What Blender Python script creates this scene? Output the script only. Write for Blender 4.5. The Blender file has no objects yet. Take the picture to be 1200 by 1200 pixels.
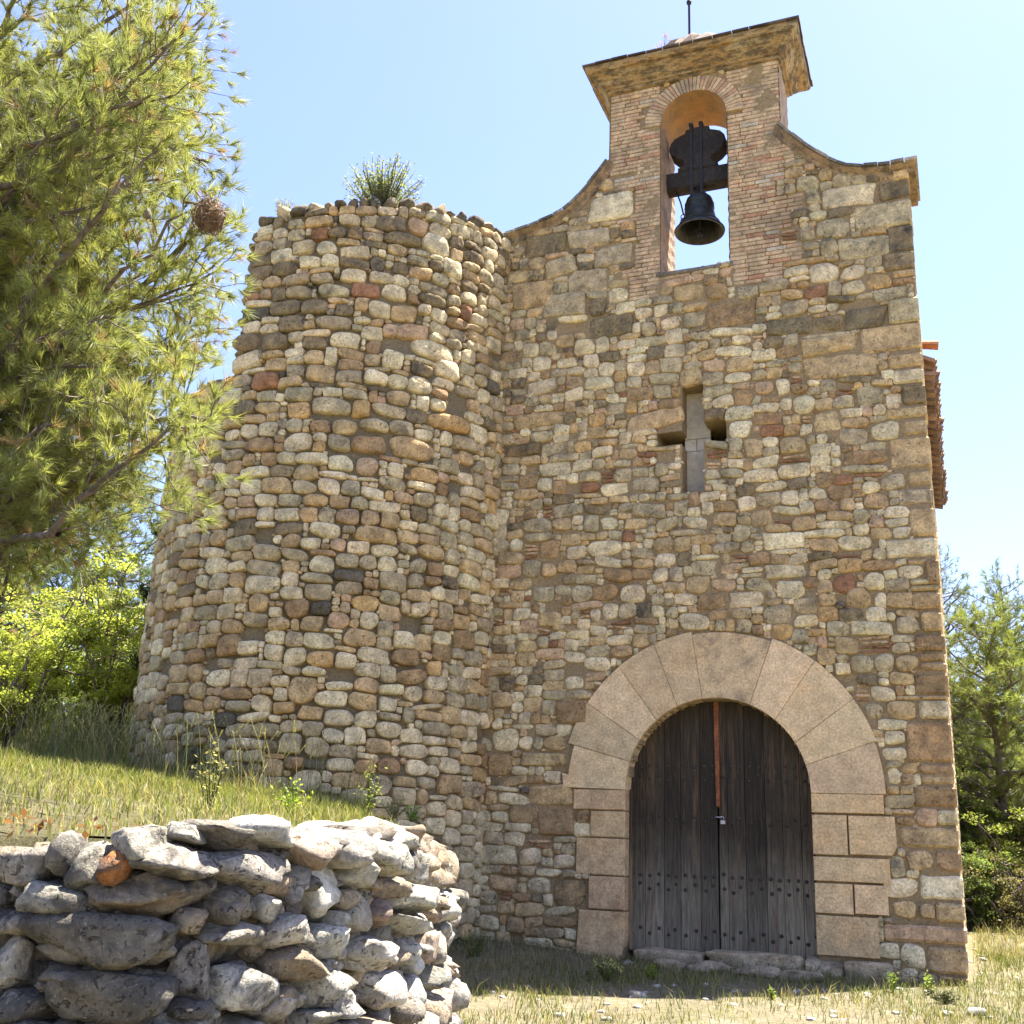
import bpy, math, random
import numpy as np
from mathutils import Matrix, Vector
sc = bpy.context.scene
PI = math.pi
# ------------------------------------------------------------------ camera
CAM = np.array([2.79653449, -13.87304743, 0.93896212])
FPX = 1300.0
CM = np.array([[0.92923968, 0.07336648, -0.36212011], [0.36733063, -0.28894593, 0.88406926], [0.03977209, 0.95453005, 0.29544978]])
cam = bpy.data.objects.new('camera', bpy.data.cameras.new('camera'))
sc.collection.objects.link(cam)
m4 = Matrix.Identity(4)
for i in range(3):
    m4[i][0] = CM[i, 0]; m4[i][1] = CM[i, 1]; m4[i][2] = -CM[i, 2]; m4[i][3] = CAM[i]
cam.matrix_world = m4
cam.data.sensor_width = 36; cam.data.lens = 36 * FPX / 1200
cam.data.clip_start = 0.05; cam.data.clip_end = 3000
sc.camera = cam
# ------------------------------------------------------------------ sky and sun
SUN_EL, SUN_AZ = math.radians(71), math.radians(40)
w = bpy.data.worlds.new('World'); sc.world = w; w.use_nodes = True
nt = w.node_tree; nt.nodes.clear()
sky = nt.nodes.new('ShaderNodeTexSky'); sky.sky_type = 'NISHITA'; sky.sun_disc = False
sky.sun_elevation = SUN_EL; sky.sun_rotation = SUN_AZ; sky.air_density = 1.0; sky.dust_density = 0.8; sky.ozone_density = 6.0
bg = nt.nodes.new('ShaderNodeBackground'); bg.inputs['Strength'].default_value = 0.072
wo = nt.nodes.new('ShaderNodeOutputWorld')
hz = nt.nodes.new('ShaderNodeMix'); hz.data_type = 'RGBA'; hz.blend_type = 'MULTIPLY'; hz.inputs[0].default_value = 1.0; hz.inputs[7].default_value = (1.10, .93, 1.0, 1)   # a slightly milky summer sky
nt.links.new(sky.outputs[0], hz.inputs[6]); nt.links.new(hz.outputs[2], bg.inputs['Color']); nt.links.new(bg.outputs[0], wo.inputs['Surface'])
sl = bpy.data.lights.new('sun', 'SUN'); sl.energy = 4.5; sl.angle = math.radians(0.5); sl.color = (1.0, 0.95, 0.86)
so = bpy.data.objects.new('sun', sl); sc.collection.objects.link(so)
SUN = Vector((math.cos(SUN_EL) * math.sin(SUN_AZ), math.cos(SUN_EL) * math.cos(SUN_AZ), math.sin(SUN_EL)))
so.rotation_euler = SUN.to_track_quat('Z', 'Y').to_euler()
sc.view_settings.view_transform = 'Standard'; sc.view_settings.look = 'None'
sc.view_settings.exposure = 2.52; sc.view_settings.gamma = 1.0
sc.cycles.max_bounces = 8; sc.cycles.diffuse_bounces = 5; sc.cycles.transparent_max_bounces = 8
# ------------------------------------------------------------------ helpers
def nrm(v):
    v = np.asarray(v, float); return v / np.maximum(np.linalg.norm(v, axis=-1, keepdims=True), 1e-9)
class MB:
    """collects vertices and faces; build() links them as one mesh object"""
    def __init__(s): s.V = []; s.C = []; s.F = []; s.n = 0
    def add(s, V, F, col=(1, 1, 1, 0), mat=0, smooth=False):
        V = np.asarray(V, float).reshape(-1, 3)
        col = np.asarray(col, float)
        if col.ndim == 1: col = np.tile(col, (len(V), 1))
        s.V.append(V); s.C.append(col)
        if not isinstance(F, list): F = [F]
        for f in F:
            f = np.asarray(f, int)
            if f.size: s.F.append((f + s.n, mat, smooth))
        s.n += len(V)
    def build(s, name, mats, parent=None):
        V = np.concatenate(s.V); C = np.concatenate(s.C)
        me = bpy.data.meshes.new(name)
        lv = np.concatenate([f.ravel() for f, _, _ in s.F])
        tot = np.concatenate([np.full(len(f), f.shape[1]) for f, _, _ in s.F])
        mi = np.concatenate([np.full(len(f), m) for f, m, _ in s.F])
        sm = np.concatenate([np.full(len(f), q) for f, _, q in s.F])
        st = np.r_[0, np.cumsum(tot)[:-1]]
        me.vertices.add(len(V)); me.vertices.foreach_set('co', V.ravel())
        me.loops.add(len(lv)); me.loops.foreach_set('vertex_index', lv.astype(np.int32))
        me.polygons.add(len(tot)); me.polygons.foreach_set('loop_start', st.astype(np.int32))
        me.polygons.foreach_set('loop_total', tot.astype(np.int32))
        me.polygons.foreach_set('material_index', mi.astype(np.int32))
        me.polygons.foreach_set('use_smooth', sm.astype(bool))
        at = me.color_attributes.new('Col', 'FLOAT_COLOR', 'POINT')
        at.data.foreach_set('color', C.astype(np.float32).ravel())
        me.update(calc_edges=True); me.validate()
        if not isinstance(mats, (list, tuple)): mats = [mats]
        for m in mats: me.materials.append(m)
        o = bpy.data.objects.new(name, me); sc.collection.objects.link(o)
        if parent: o.parent = parent; o.matrix_parent_inverse = parent_inv(parent)
        return o
def parent_inv(p):
    """children keep world coordinates: undo the whole chain of parents"""
    m = Matrix.Identity(4); q = p
    while q: m = q.matrix_basis @ m; m = q.matrix_parent_inverse @ m if q.parent else m; q = q.parent
    return m.inverted()
def empty(name, loc, parent=None):
    o = bpy.data.objects.new(name, None); sc.collection.objects.link(o); o.empty_display_size = .2
    o.location = loc
    return o
def tag(o, label=None, cat=None, group=None, kind=None):
    if label: o['label'] = label
    if cat: o['category'] = cat
    if group: o['group'] = group
    if kind: o['kind'] = kind
    return o
def quads_grid(nu, nv):
    i = np.arange(nu - 1)[:, None] * nv + np.arange(nv - 1)[None, :]
    i = i.ravel(); return np.stack([i, i + nv, i + nv + 1, i + 1], 1)
def box(mb, a, b, col=(1, 1, 1, 0), mat=0, bev=0.0):
    a = np.array(a, float); b = np.array(b, float)
    if bev <= 0:
        V = np.array([[x, y, z] for x in (a[0], b[0]) for y in (a[1], b[1]) for z in (a[2], b[2])])
        F = np.array([[0, 1, 3, 2], [4, 6, 7, 5], [0, 4, 5, 1], [2, 3, 7, 6], [0, 2, 6, 4], [1, 5, 7, 3]])
        mb.add(V, F, col, mat); return
    c = (a + b) / 2; h = (b - a) / 2; bev = min(bev, h.min() * .9)
    V = []; 
    for sx in (-1, 1):
        for sy in (-1, 1):
            for sz in (-1, 1):
                s = np.array([sx, sy, sz])
                for k in range(3):
                    p = s * (h - bev); p[k] = s[k] * h[k]; V.append(c + p)
    def id(sx, sy, sz, k): return (((sx > 0) * 2 + (sy > 0)) * 2 + (sz > 0)) * 3 + k
    Q = []; T = []
    for k in range(3):
        o = [q for q in range(3) if q != k]
        for s in (-1, 1):
            q = []
            for e in ((-1, -1), (1, -1), (1, 1), (-1, 1)):
                v = [0, 0, 0]; v[k] = s; v[o[0]] = e[0]; v[o[1]] = e[1]; q.append(id(*v, k))
            Q.append(q)
        for e in ((-1, -1), (1, -1), (1, 1), (-1, 1)):   # edges along k
            va = [0, 0, 0]; vb = [0, 0, 0]; va[k] = -1; vb[k] = 1
            for v in (va, vb): v[o[0]] = e[0]; v[o[1]] = e[1]
            Q.append([id(*va, o[0]), id(*vb, o[0]), id(*vb, o[1]), id(*va, o[1])])
    for sx in (-1, 1):
        for sy in (-1, 1):
            for sz in (-1, 1): T.append([id(sx, sy, sz, k) for k in range(3)])
    mb.add(V, [np.array(Q), np.array(T)], col, mat)
def tube(mb, pts, rad, n=6, col=(1, 1, 1, 0), mat=0, cap=True):
    P = np.asarray(pts, float); R = np.broadcast_to(np.asarray(rad, float), (len(P),))
    T = nrm(np.gradient(P, axis=0)); up = np.array([0.13, 0.21, 0.97])
    A = np.cross(T, up); bad = np.linalg.norm(A, axis=1) < .2
    A[bad] = np.cross(T[bad], [1, 0, 0]); A = nrm(A); B = np.cross(T, A)
    t = np.linspace(0, 2 * PI, n, endpoint=False)
    V = P[:, None] + R[:, None, None] * (np.cos(t)[None, :, None] * A[:, None] + np.sin(t)[None, :, None] * B[:, None])
    i = np.arange(len(P) - 1)[:, None] * n; j = np.arange(n)[None]; k = (np.arange(n) + 1)[None] % n
    Q = np.stack([i + j, i + k, i + n + k, i + n + j], -1).reshape(-1, 4)
    F = [Q]
    if cap and n in (4, 6, 8):
        F.append(np.array([list(range(n))[::-1], [(len(P) - 1) * n + q for q in range(n)]]))
    mb.add(V.reshape(-1, 3), F, col, mat, True)
def lathe(mb, prof, c, n=32, col=(1, 1, 1, 0), mat=0):
    pr = np.array(prof, float); t = np.linspace(0, 2 * PI, n, endpoint=False)
    V = np.stack([c[0] + pr[:, 0:1] * np.cos(t), c[1] + pr[:, 0:1] * np.sin(t), c[2] + np.repeat(pr[:, 1:2], n, 1)], -1)
    i = np.arange(len(pr) - 1)[:, None] * n; j = np.arange(n)[None]; k = (np.arange(n) + 1)[None] % n
    mb.add(V.reshape(-1, 3), np.stack([i + j, i + k, i + n + k, i + n + j], -1).reshape(-1, 4), col, mat, True)
def inset(poly, b):
    P = np.array(poly, float); n = len(P)
    if np.sum(P[:, 0] * np.roll(P[:, 1], -1) - np.roll(P[:, 0], -1) * P[:, 1]) < 0: P = P[::-1]
    e = nrm(np.roll(P, -1, 0) - P); nn = np.stack([-e[:, 1], e[:, 0]], 1); pn = np.roll(nn, 1, 0)
    k = nrm(nn + pn); d = np.maximum(.45, (k * nn).sum(1, keepdims=True))
    return P, P + k * b / d
def prism(mb, poly, y0, y1, bev=.015, col=(1, 1, 1, 0), mat=0):
    """polygon in the x-z plane extruded from y0 (front, bevelled edge) to y1"""
    P, I = inset(poly, bev); n = len(P)
    V = np.concatenate([np.c_[I[:, 0], np.full(n, y0), I[:, 1]], np.c_[P[:, 0], np.full(n, y0 + bev), P[:, 1]], np.c_[P[:, 0], np.full(n, y1), P[:, 1]]])
    j = np.arange(n); k = (j + 1) % n
    Q = np.concatenate([np.stack([j, k, n + k, n + j], 1), np.stack([n + j, n + k, 2 * n + k, 2 * n + j], 1)])
    mb.add(V, [Q, np.arange(n)[None], (2 * n + np.arange(n)[::-1])[None]], col, mat)
def vnoise(P, seed, sc_=1.0, oct_=3):
    """cheap smooth pseudo-noise: sums of random sinusoids, about -1..1"""
    r = np.random.default_rng(seed); P = np.asarray(P, float) * sc_; o = np.zeros(P.shape[:-1]); a = 1.0
    for q in range(oct_):
        for _ in range(4):
            d = r.normal(size=P.shape[-1]); o = o + a * .3 * np.sin(P @ d * 2.2 + r.uniform(0, 6.28))
        P = P * 2.1; a *= .55
    return o
# ------------------------------------------------------------------ materials
class NT:
    def __init__(s, name):
        s.m = bpy.data.materials.new(name); s.m.use_nodes = True; s.t = s.m.node_tree; s.t.nodes.clear()
        s.out = s.t.nodes.new('ShaderNodeOutputMaterial')
    def n(s, ty, **kw):
        q = s.t.nodes.new('ShaderNode' + ty)
        for k, v in kw.items(): setattr(q, k, v)
        return q
    def l(s, a, b): s.t.links.new(a, b)
    def put(s, inp, v):
        if hasattr(v, 'is_output'): s.l(v, inp)
        else: inp.default_value = v
    def noise(s, vec, scale, detail=6, rough=.6, dist=0.0):
        q = s.n('TexNoise'); s.l(vec, q.inputs['Vector']); q.inputs['Scale'].default_value = scale
        q.inputs['Detail'].default_value = detail; q.inputs['Roughness'].default_value = rough; q.inputs['Distortion'].default_value = dist
        return q.outputs['Fac']
    def ramp(s, fac, a, b, va=0.0, vb=1.0):
        q = s.n('MapRange'); q.interpolation_type = 'SMOOTHSTEP'; s.l(fac, q.inputs[0])
        for i, v in enumerate((a, b, va, vb)): q.inputs[1 + i].default_value = v
        return q.outputs[0]
    def math(s, op, a, b=0.0):
        q = s.n('Math', operation=op); s.put(q.inputs[0], a); s.put(q.inputs[1], b); return q.outputs[0]
    def mix(s, fac, a, b, mode='MIX'):
        q = s.n('Mix'); q.data_type = 'RGBA'; q.blend_type = mode
        s.put(q.inputs[0], fac)
        for inp, v in ((q.inputs[6], a), (q.inputs[7], b)):
            if isinstance(v, tuple) and len(v) == 3: v = v + (1,)
            s.put(inp, v)
        return q.outputs[2]
    def grey(s, f):
        q = s.n('CombineColor'); [s.l(f, q.inputs[i]) for i in range(3)]; return q.outputs[0]
    def principled(s, col, rough=.9, bump=None, dist=.01, strength=1.0, metal=0.0, spec=.3):
        p = s.n('BsdfPrincipled'); s.put(p.inputs['Base Color'], col if hasattr(col, 'is_output') else tuple(col) + ((1,) if len(col) == 3 else ()))
        s.put(p.inputs['Roughness'], rough); p.inputs['Metallic'].default_value = metal; p.inputs['Specular IOR Level'].default_value = spec
        if bump is not None:
            b = s.n('Bump'); b.inputs['Distance'].default_value = dist; b.inputs['Strength'].default_value = strength
            s.l(bump, b.inputs['Height']); s.l(b.outputs[0], p.inputs['Normal'])
        s.l(p.outputs[0], s.out.inputs['Surface']); return p
def stone_mat(name, mott=.38, pit=.7, pits_scale=32, dark=(.06, .052, .044), bump=.012, spk=.5, lsc=4.3, l0=.46, l1=.66):
    k = NT(name); pos = k.n('NewGeometry').outputs['Position']; a = k.n('Attribute', attribute_name='Col')
    n1 = k.noise(pos, 6, 8, .65); n2 = k.noise(pos, 38, 8, .7); n3 = k.noise(pos, lsc, 10, .74, .4); n4 = k.noise(pos, 75, 3, .6)
    f = k.math('MULTIPLY', k.ramp(n1, .25, .75, 1 - mott, 1 + mott), k.ramp(n2, .28, .72, .66, 1.3))
    col = k.mix(1.0, a.outputs['Color'], k.grey(f), 'MULTIPLY')
    hue = k.noise(pos, 2.2, 4, .6); col = k.mix(k.ramp(hue, .45, .75, 0, .35), col, k.mix(1.0, col, (1.18, .92, .66), 'MULTIPLY'))
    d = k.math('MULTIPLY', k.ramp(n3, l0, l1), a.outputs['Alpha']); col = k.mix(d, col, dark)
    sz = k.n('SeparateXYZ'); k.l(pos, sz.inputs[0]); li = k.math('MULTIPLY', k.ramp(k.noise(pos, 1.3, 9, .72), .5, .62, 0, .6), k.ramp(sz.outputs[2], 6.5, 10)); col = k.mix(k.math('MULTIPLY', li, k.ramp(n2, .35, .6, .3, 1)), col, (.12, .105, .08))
    sp = k.math('MULTIPLY', k.ramp(n4, .63, .72), spk); col = k.mix(sp, col, (.5, .48, .42))
    pt = k.math('MULTIPLY', k.ramp(k.noise(pos, pits_scale, 5, .65, .6), .57, .66), k.ramp(k.noise(pos, 5, 3), .40, .58)); pt = k.math('MULTIPLY', pt, pit)
    col = k.mix(pt, col, k.mix(1.0, col, (.35, .32, .3), 'MULTIPLY'))
    h = k.math('SUBTRACT', k.math('ADD', k.math('MULTIPLY', n2, .8), k.math('MULTIPLY', n1, 1.5)), pt)
    k.principled(col, .93, h, bump, 1.0, spec=.2); return k.m
def mortar_mat(name, c1, c2, c3, sc_=1.0):
    k = NT(name); pos = k.n('NewGeometry').outputs['Position']
    n1 = k.noise(pos, 1.1 * sc_, 6, .65); n2 = k.noise(pos, 30, 10, .75); n3 = k.noise(pos, 3.5, 8, .7); n4 = k.noise(pos, 90, 4, .7)
    col = k.mix(k.ramp(n1, .38, .62), c1, c2); col = k.mix(k.ramp(n3, .52, .7), col, c3)
    col = k.mix(1.0, col, k.grey(k.ramp(n2, .25, .75, .62, 1.3)), 'MULTIPLY')
    col = k.mix(k.ramp(n4, .62, .7, 0, .5), col, (.46, .40, .3))
    k.principled(col, .95, k.math('ADD', k.math('MULTIPLY', n2, 1.3), n4), .03, 1.0, spec=.15); return k.m
M_STONE = stone_mat('rubble_stone')
M_DRY = stone_mat('field_stone', mott=.42, pit=.85, pits_scale=38, dark=(.085, .076, .064), bump=.02, spk=.45, lsc=7.5, l0=.46, l1=.62)
M_MORTAR = mortar_mat('lime_mortar', (.47, .335, .175), (.41, .30, .17), (.50, .335, .175))
M_MORTAR_T = mortar_mat('earthy_mortar', (.33, .26, .155), (.28, .225, .14), (.36, .275, .165))
M_DRESSED = stone_mat('dressed_sandstone', dark=(.16, .125, .09), mott=.2, pit=.3, pits_scale=22, bump=.006, spk=.25)
M_BRICK = stone_mat('thin_brick', mott=.3, pit=.3, bump=.008, spk=.25)
def simple(name, col, rough=.8, sc_=20, var=.3, dist=.004, metal=0.0, spec=.3):
    k = NT(name); pos = k.n('NewGeometry').outputs['Position']; n = k.noise(pos, sc_, 8, .65); n2 = k.noise(pos, sc_ * .15, 5, .6)
    c = k.mix(1.0, tuple(col), k.grey(k.math('MULTIPLY', k.ramp(n, .25, .75, 1 - var, 1 + var), k.ramp(n2, .3, .7, 1 - var * .6, 1 + var * .6))), 'MULTIPLY')
    k.principled(c, rough, n, dist, 1.0, metal, spec); return k.m
M_IRON = simple('rusty_iron', (.05, .038, .03), .7, 60, .5)
M_DARKIRON = simple('black_iron', (.02, .019, .019), .6, 40, .3)
M_TILE = stone_mat('clay_tile', mott=.3, pit=.2, bump=.005, spk=.2)
M_EARTH = simple('dark_earth', (.07, .05, .035), .95, 14, .5, .03)
def plaster():
    k = NT('stained_ochre_plaster'); pos = k.n('NewGeometry').outputs['Position']
    mp = k.n('Mapping'); k.l(pos, mp.inputs['Vector']); mp.inputs['Scale'].default_value = (1, 1, 4)
    n1 = k.noise(mp.outputs[0], 2.6, 8, .7, .3); n2 = k.noise(mp.outputs[0], 5, 10, .75); n3 = k.noise(pos, 40, 6, .7); n4 = k.noise(mp.outputs[0], 1.7, 6, .65)
    c = k.mix(k.ramp(n1, .4, .62), (.36, .26, .13), (.33, .19, .07)); c = k.mix(k.ramp(n4, .5, .66, 0, .85), c, (.40, .33, .22))
    c = k.mix(k.ramp(n2, .44, .58, 0, .85), c, (.085, .063, .04)); c = k.mix(1.0, c, k.grey(k.ramp(n3, .25, .75, .75, 1.2)), 'MULTIPLY')
    k.principled(c, .9, k.math('ADD', n3, n2), .01, 1.0); return k.m
M_PLASTER = plaster()
def soffit():
    k = NT('orange_plaster'); pos = k.n('NewGeometry').outputs['Position']
    n1 = k.noise(pos, 4, 8, .7); n3 = k.noise(pos, 40, 6, .7)
    c = k.mix(k.ramp(n1, .4, .65), (.46, .25, .10), (.30, .19, .10)); c = k.mix(1.0, c, k.grey(k.ramp(n3, .25, .75, .8, 1.2)), 'MULTIPLY')
    k.principled(c, .9, n3, .008, 1.0); return k.m
M_SOFFIT = soffit()
def wood_door():
    k = NT('weathered_door_wood'); pos = k.n('NewGeometry').outputs['Position']; a = k.n('Attribute', attribute_name='Col')
    mp = k.n('Mapping'); k.l(pos, mp.inputs['Vector']); mp.inputs['Scale'].default_value = (1, 1, .06)
    g = k.noise(mp.outputs[0], 55, 8, .7); g2 = k.noise(mp.outputs[0], 14, 6, .7); n = k.noise(pos, 2.2, 5, .6)
    sx = k.n('SeparateXYZ'); k.l(pos, sx.inputs[0]); zz = k.math('ADD', sx.outputs[2], k.math('MULTIPLY', n, .9))
    c = k.mix(k.ramp(zz, .55, 1.9), (.185, .155, .105), (.038, .028, .017))      # bleached by rain splash at the foot
    c = k.mix(k.ramp(g2, .52, .68, 0, .7), c, (.11, .062, .032)); c = k.mix(1.0, c, k.grey(k.ramp(g, .3, .7, .55, 1.45)), 'MULTIPLY')
    c = k.mix(1.0, c, a.outputs['Color'], 'MULTIPLY')
    k.principled(c, .82, k.math('ADD', g, g2), .006, 1.0); return k.m
M_DOOR = wood_door()
M_ORANGEWOOD = simple('bare_reddish_wood', (.22, .075, .03), .8, 30, .4)
M_OLDWOOD = simple('dark_old_wood', (.028, .022, .018), .75, 18, .5, .01)
M_BRONZE = simple('dark_bronze', (.030, .034, .030), .5, 9, .6, .003, .55, .5)
M_SLAB = simple('grey_slab', (.46, .40, .30), .9, 12, .18)
M_STEEL = simple('dull_steel', (.45, .45, .43), .4, 40, .2, .001, .9)
def foliage(name, trans=.35, spec=.25, tint=(1.15, 1.2, .55)):
    k = NT(name); a = k.n('Attribute', attribute_name='Col')
    p = k.n('BsdfPrincipled'); k.l(a.outputs['Color'], p.inputs['Base Color']); p.inputs['Roughness'].default_value = .5; p.inputs['Specular IOR Level'].default_value = spec
    t = k.n('BsdfTranslucent'); k.l(k.mix(1.0, a.outputs['Color'], tint, 'MULTIPLY'), t.inputs['Color'])
    x = k.n('MixShader'); x.inputs[0].default_value = trans; k.l(p.outputs[0], x.inputs[1]); k.l(t.outputs[0], x.inputs[2]); k.l(x.outputs[0], k.out.inputs['Surface']); return k.m
M_NEEDLE = foliage('pine_needles', .45, .25, (1.1, 1.1, .7))
M_LEAF = foliage('broad_leaves', .55, .2, (1.1, 1.12, .7))
M_GRASS = foliage('grass_blades', .4, .15)
M_BARK = simple('grey_bark', (.16, .125, .10), .95, 22, .45, .02)
def ground_mat(name, a, b, c, pe=.5):
    k = NT(name); pos = k.n('NewGeometry').outputs['Position']
    n1 = k.noise(pos, .55, 8, .65); n2 = k.noise(pos, 14, 10, .75); n3 = k.noise(pos, 2.2, 8, .7); n4 = k.noise(pos, 55, 4, .7)
    col = k.mix(k.ramp(n1, .4, .6), a, b); col = k.mix(k.ramp(n3, .5, .66), col, c)
    col = k.mix(1.0, col, k.grey(k.ramp(n2, .25, .75, .6, 1.35)), 'MULTIPLY'); col = k.mix(k.ramp(n4, .64, .7, 0, pe), col, (.42, .38, .31))
    k.principled(col, .95, k.math('ADD', k.math('MULTIPLY', n2, 2.0), n4), .03, 1.0, spec=.15); return k.m
M_GROUND = ground_mat('dry_path_soil', (.23, .195, .12), (.18, .165, .08), (.29, .255, .175))
M_BANK = ground_mat('bank_soil', (.15, .13, .065), (.12, .12, .05), (.24, .19, .11), .2)
PAL = dict(W=(.49, .445, .345), w=(.56, .52, .425), G=(.345, .307, .23), T=(.38, .30, .195), B=(.28, .205, .13), R=(.23, .13, .085), D=(.19, .16, .112),
           O=(.39, .28, .155), P=(.385, .29, .215), K=(.10, .093, .08), U=(.36, .13, .035))
def pal(k, rng, dark=0.0):
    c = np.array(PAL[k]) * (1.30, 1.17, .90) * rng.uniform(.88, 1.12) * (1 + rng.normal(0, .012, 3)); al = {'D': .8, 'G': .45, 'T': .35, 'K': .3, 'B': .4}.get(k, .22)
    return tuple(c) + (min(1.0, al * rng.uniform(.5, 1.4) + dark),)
# ------------------------------------------------------------------ masonry
def dome(mb, mapf, s, z, w, h, D, rng, col, p=None, mat=1, K=(0, .32, .58, .78, .9, .97, 1.03), M=16, q=None, sink=.05):
    """one rounded stone face sticking out of a wall by D; mapf(s, z, n) gives world points"""
    p = p or rng.choice([2.4, 3.0, 3.8, 5.0], p=[.25, .3, .25, .2]); q = q or rng.uniform(2.8, 4.39)
    t = np.linspace(0, 2 * PI, M, endpoint=False) + rng.uniform(0, .3)
    c, sn = np.cos(t), np.sin(t)
    ou = np.sign(c) * np.abs(c) ** (2 / p) * w / 2; ov = np.sign(sn) * np.abs(sn) ** (2 / p) * h / 2
    wob = 1 + .06 * np.sin(2 * t + rng.uniform(0, 6)) + .05 * np.sin(3 * t + rng.uniform(0, 6)) + .025 * np.sin(5 * t + rng.uniform(0, 6))
    ou = ou * wob + rng.normal(0, .06) * ov; ov = ov * wob + rng.normal(0, .05) * ou
    ra = rng.normal(0, .07); ou, ov = ou * math.cos(ra) - ov * math.sin(ra), ou * math.sin(ra) + ov * math.cos(ra)
    tiltu, tiltv = rng.normal(0, .05, 2); ph = rng.uniform(0, 6, 3); fac = [(rng.uniform(.15, .6) * D / (.5 * max(w, h)), rng.uniform(0, 6.28), rng.uniform(.85, 1.15)) for _ in range(0 if q > 4.4 else 3)]; U = []; Vv = []; N = []
    for r in K:
        u = ou * r; v = ov * r
        n = D * max(0.0, 1 - min(r, 1) ** q) ** .45 if r <= 1 else -sink
        if r < 1:
            n = n + tiltu * u + tiltv * v + .007 * np.sin(u * 34 + ph[0]) * np.sin(v * 38 + ph[1]) + .004 * np.sin(u * 71 + v * 23 + ph[2])
            for (fa, fb, fc) in fac: n = np.minimum(n, D * fc - fa * (u * math.cos(fb) + v * math.sin(fb)))
        if r == 0: U.append([0.]); Vv.append([0.]); N.append([float(np.mean(n))])
        else: U.append(u); Vv.append(v); N.append(np.broadcast_to(n, u.shape))
    U = np.concatenate(U) + s; Vv = np.concatenate(Vv) + z; N = np.concatenate(N)
    j = np.arange(M); k2 = (j + 1) % M; T = np.stack([np.zeros(M, int), 1 + j, 1 + k2], 1); Q = []
    for i in range(len(K) - 2):
        b = 1 + i * M; Q.append(np.stack([b + j, b + M + j, b + M + k2, b + k2], 1))
    mb.add(mapf(U, Vv, N), [T, np.concatenate(Q)], col, mat, True)
def pack(s0, s1, z0, topf, blocked, wf, hf, rng, cell=.02):
    """lay rubble course by course on the lowest free spot; blocked is a raster [column, row] from (s0, z0)"""
    n = int((s1 - s0) / cell); sk = np.full(n, z0); top = np.array([topf(s0 + (i + .5) * cell) for i in range(n)]); out = []
    nr = blocked.shape[1]; BIG = 1e6
    row = lambda zz: int(round((zz - z0) / cell))
    for _ in range(60000):
        i = int(np.argmin(sk))
        if sk[i] >= BIG: break
        if sk[i] >= top[i] - .03: sk[i] = BIG; continue
        r = row(sk[i])
        if r < nr and blocked[i, r]:
            while r < nr and blocked[i, r]: r += 1
            sk[i] = z0 + r * cell; continue
        a = i
        while a > 0 and abs(sk[a - 1] - sk[i]) < .03 and not blocked[a - 1, min(row(sk[i]) + 1, nr - 1)]: a -= 1
        b = i
        while b < n - 1 and abs(sk[b + 1] - sk[i]) < .03 and not blocked[b + 1, min(row(sk[i]) + 1, nr - 1)]: b += 1
        run = (b - a + 1) * cell; zz = sk[a:b + 1].max(); sm = s0 + (a + b) / 2 * cell
        wd = wf(sm, zz)
        if run < wd + .08: wd = run if run < wd * 1.5 else run / 2
        kk = max(1, int(round(wd / cell)))
        left = a == 0 or sk[a - 1] > sk[b + 1 if b < n - 1 else b] if a > 0 else True
        if left: b = min(b, a + kk - 1)
        else: a = max(a, b - kk + 1)
        wd = (b - a + 1) * cell; h = hf(sm, zz)
        if wd < .08: h = min(h, rng.uniform(.05, .1))
        elif h > wd * 1.05: h = wd * rng.uniform(.75, 1.05)
        for nb in (a - 1, b + 1):
            if 0 <= nb < n and sk[nb] < BIG and abs(sk[nb] - zz - h) < .045: h = sk[nb] - zz; break
        ce = BIG
        for c in range(a, b + 1):
            r = row(zz); col = blocked[c, r:min(nr, r + int((h + .1) / cell))]
            if col.any(): ce = min(ce, col.argmax() * cell)
            ce = min(ce, top[c] - zz)
        if ce < h + .05: h = ce
        if h < .045 or wd < .045: sk[a:b + 1] = zz + max(h, cell); continue
        out.append((s0 + (a + b + 1) / 2 * cell, zz + h / 2, wd, h)); sk[a:b + 1] = zz + h
    return out
def rock(mb, c, half, rng, col, mat=0, ax=None, n=(9, 14), rough=.10, cuts=7, mapf=None, e=(.45, .9)):
    """a closed field stone: superquadric, chipped by random planes, roughened"""
    e1, e2 = rng.uniform(*e, 2)
    ph = np.linspace(-PI / 2, PI / 2, n[0]); th = np.linspace(0, 2 * PI, n[1], endpoint=False)
    f = lambda x, e: np.sign(x) * np.abs(x) ** e
    X = f(np.cos(ph), e1)[:, None] * f(np.cos(th), e2)[None]; Y = f(np.cos(ph), e1)[:, None] * f(np.sin(th), e2)[None]; Z = np.repeat(f(np.sin(ph), e1)[:, None], n[1], 1)
    P = np.stack([X, Y, Z], -1).reshape(-1, 3)
    for _ in range(cuts):
        d = nrm(rng.normal(size=3)); lim = rng.uniform(.62, .9); q = P @ d; P = P - np.maximum(0, q - lim)[:, None] * d
    r = 1 + rough * vnoise(P, int(rng.integers(1e9)), 1.3, 3) + .3 * rough * vnoise(P, int(rng.integers(1e9)), 5, 2)
    P = P * r[:, None] * np.asarray(half)
    if ax is not None: P = P @ np.asarray(ax)
    i = np.arange(n[0] - 1)[:, None] * n[1]; j = np.arange(n[1])[None]; k = (np.arange(n[1]) + 1)[None] % n[1]
    Q = np.stack([i + j, i + k, i + n[1] + k, i + n[1] + j], -1).reshape(-1, 4)
    P = P + np.asarray(c)
    mb.add(mapf(P) if mapf else P, Q, col, mat, True)
def rotz(a): return np.array([[math.cos(a), math.sin(a), 0], [-math.sin(a), math.cos(a), 0], [0, 0, 1]])
def at(px, py, Z): return CAM + CM @ (np.array([px - 600, 600 - py, FPX]) / FPX * Z)
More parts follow.
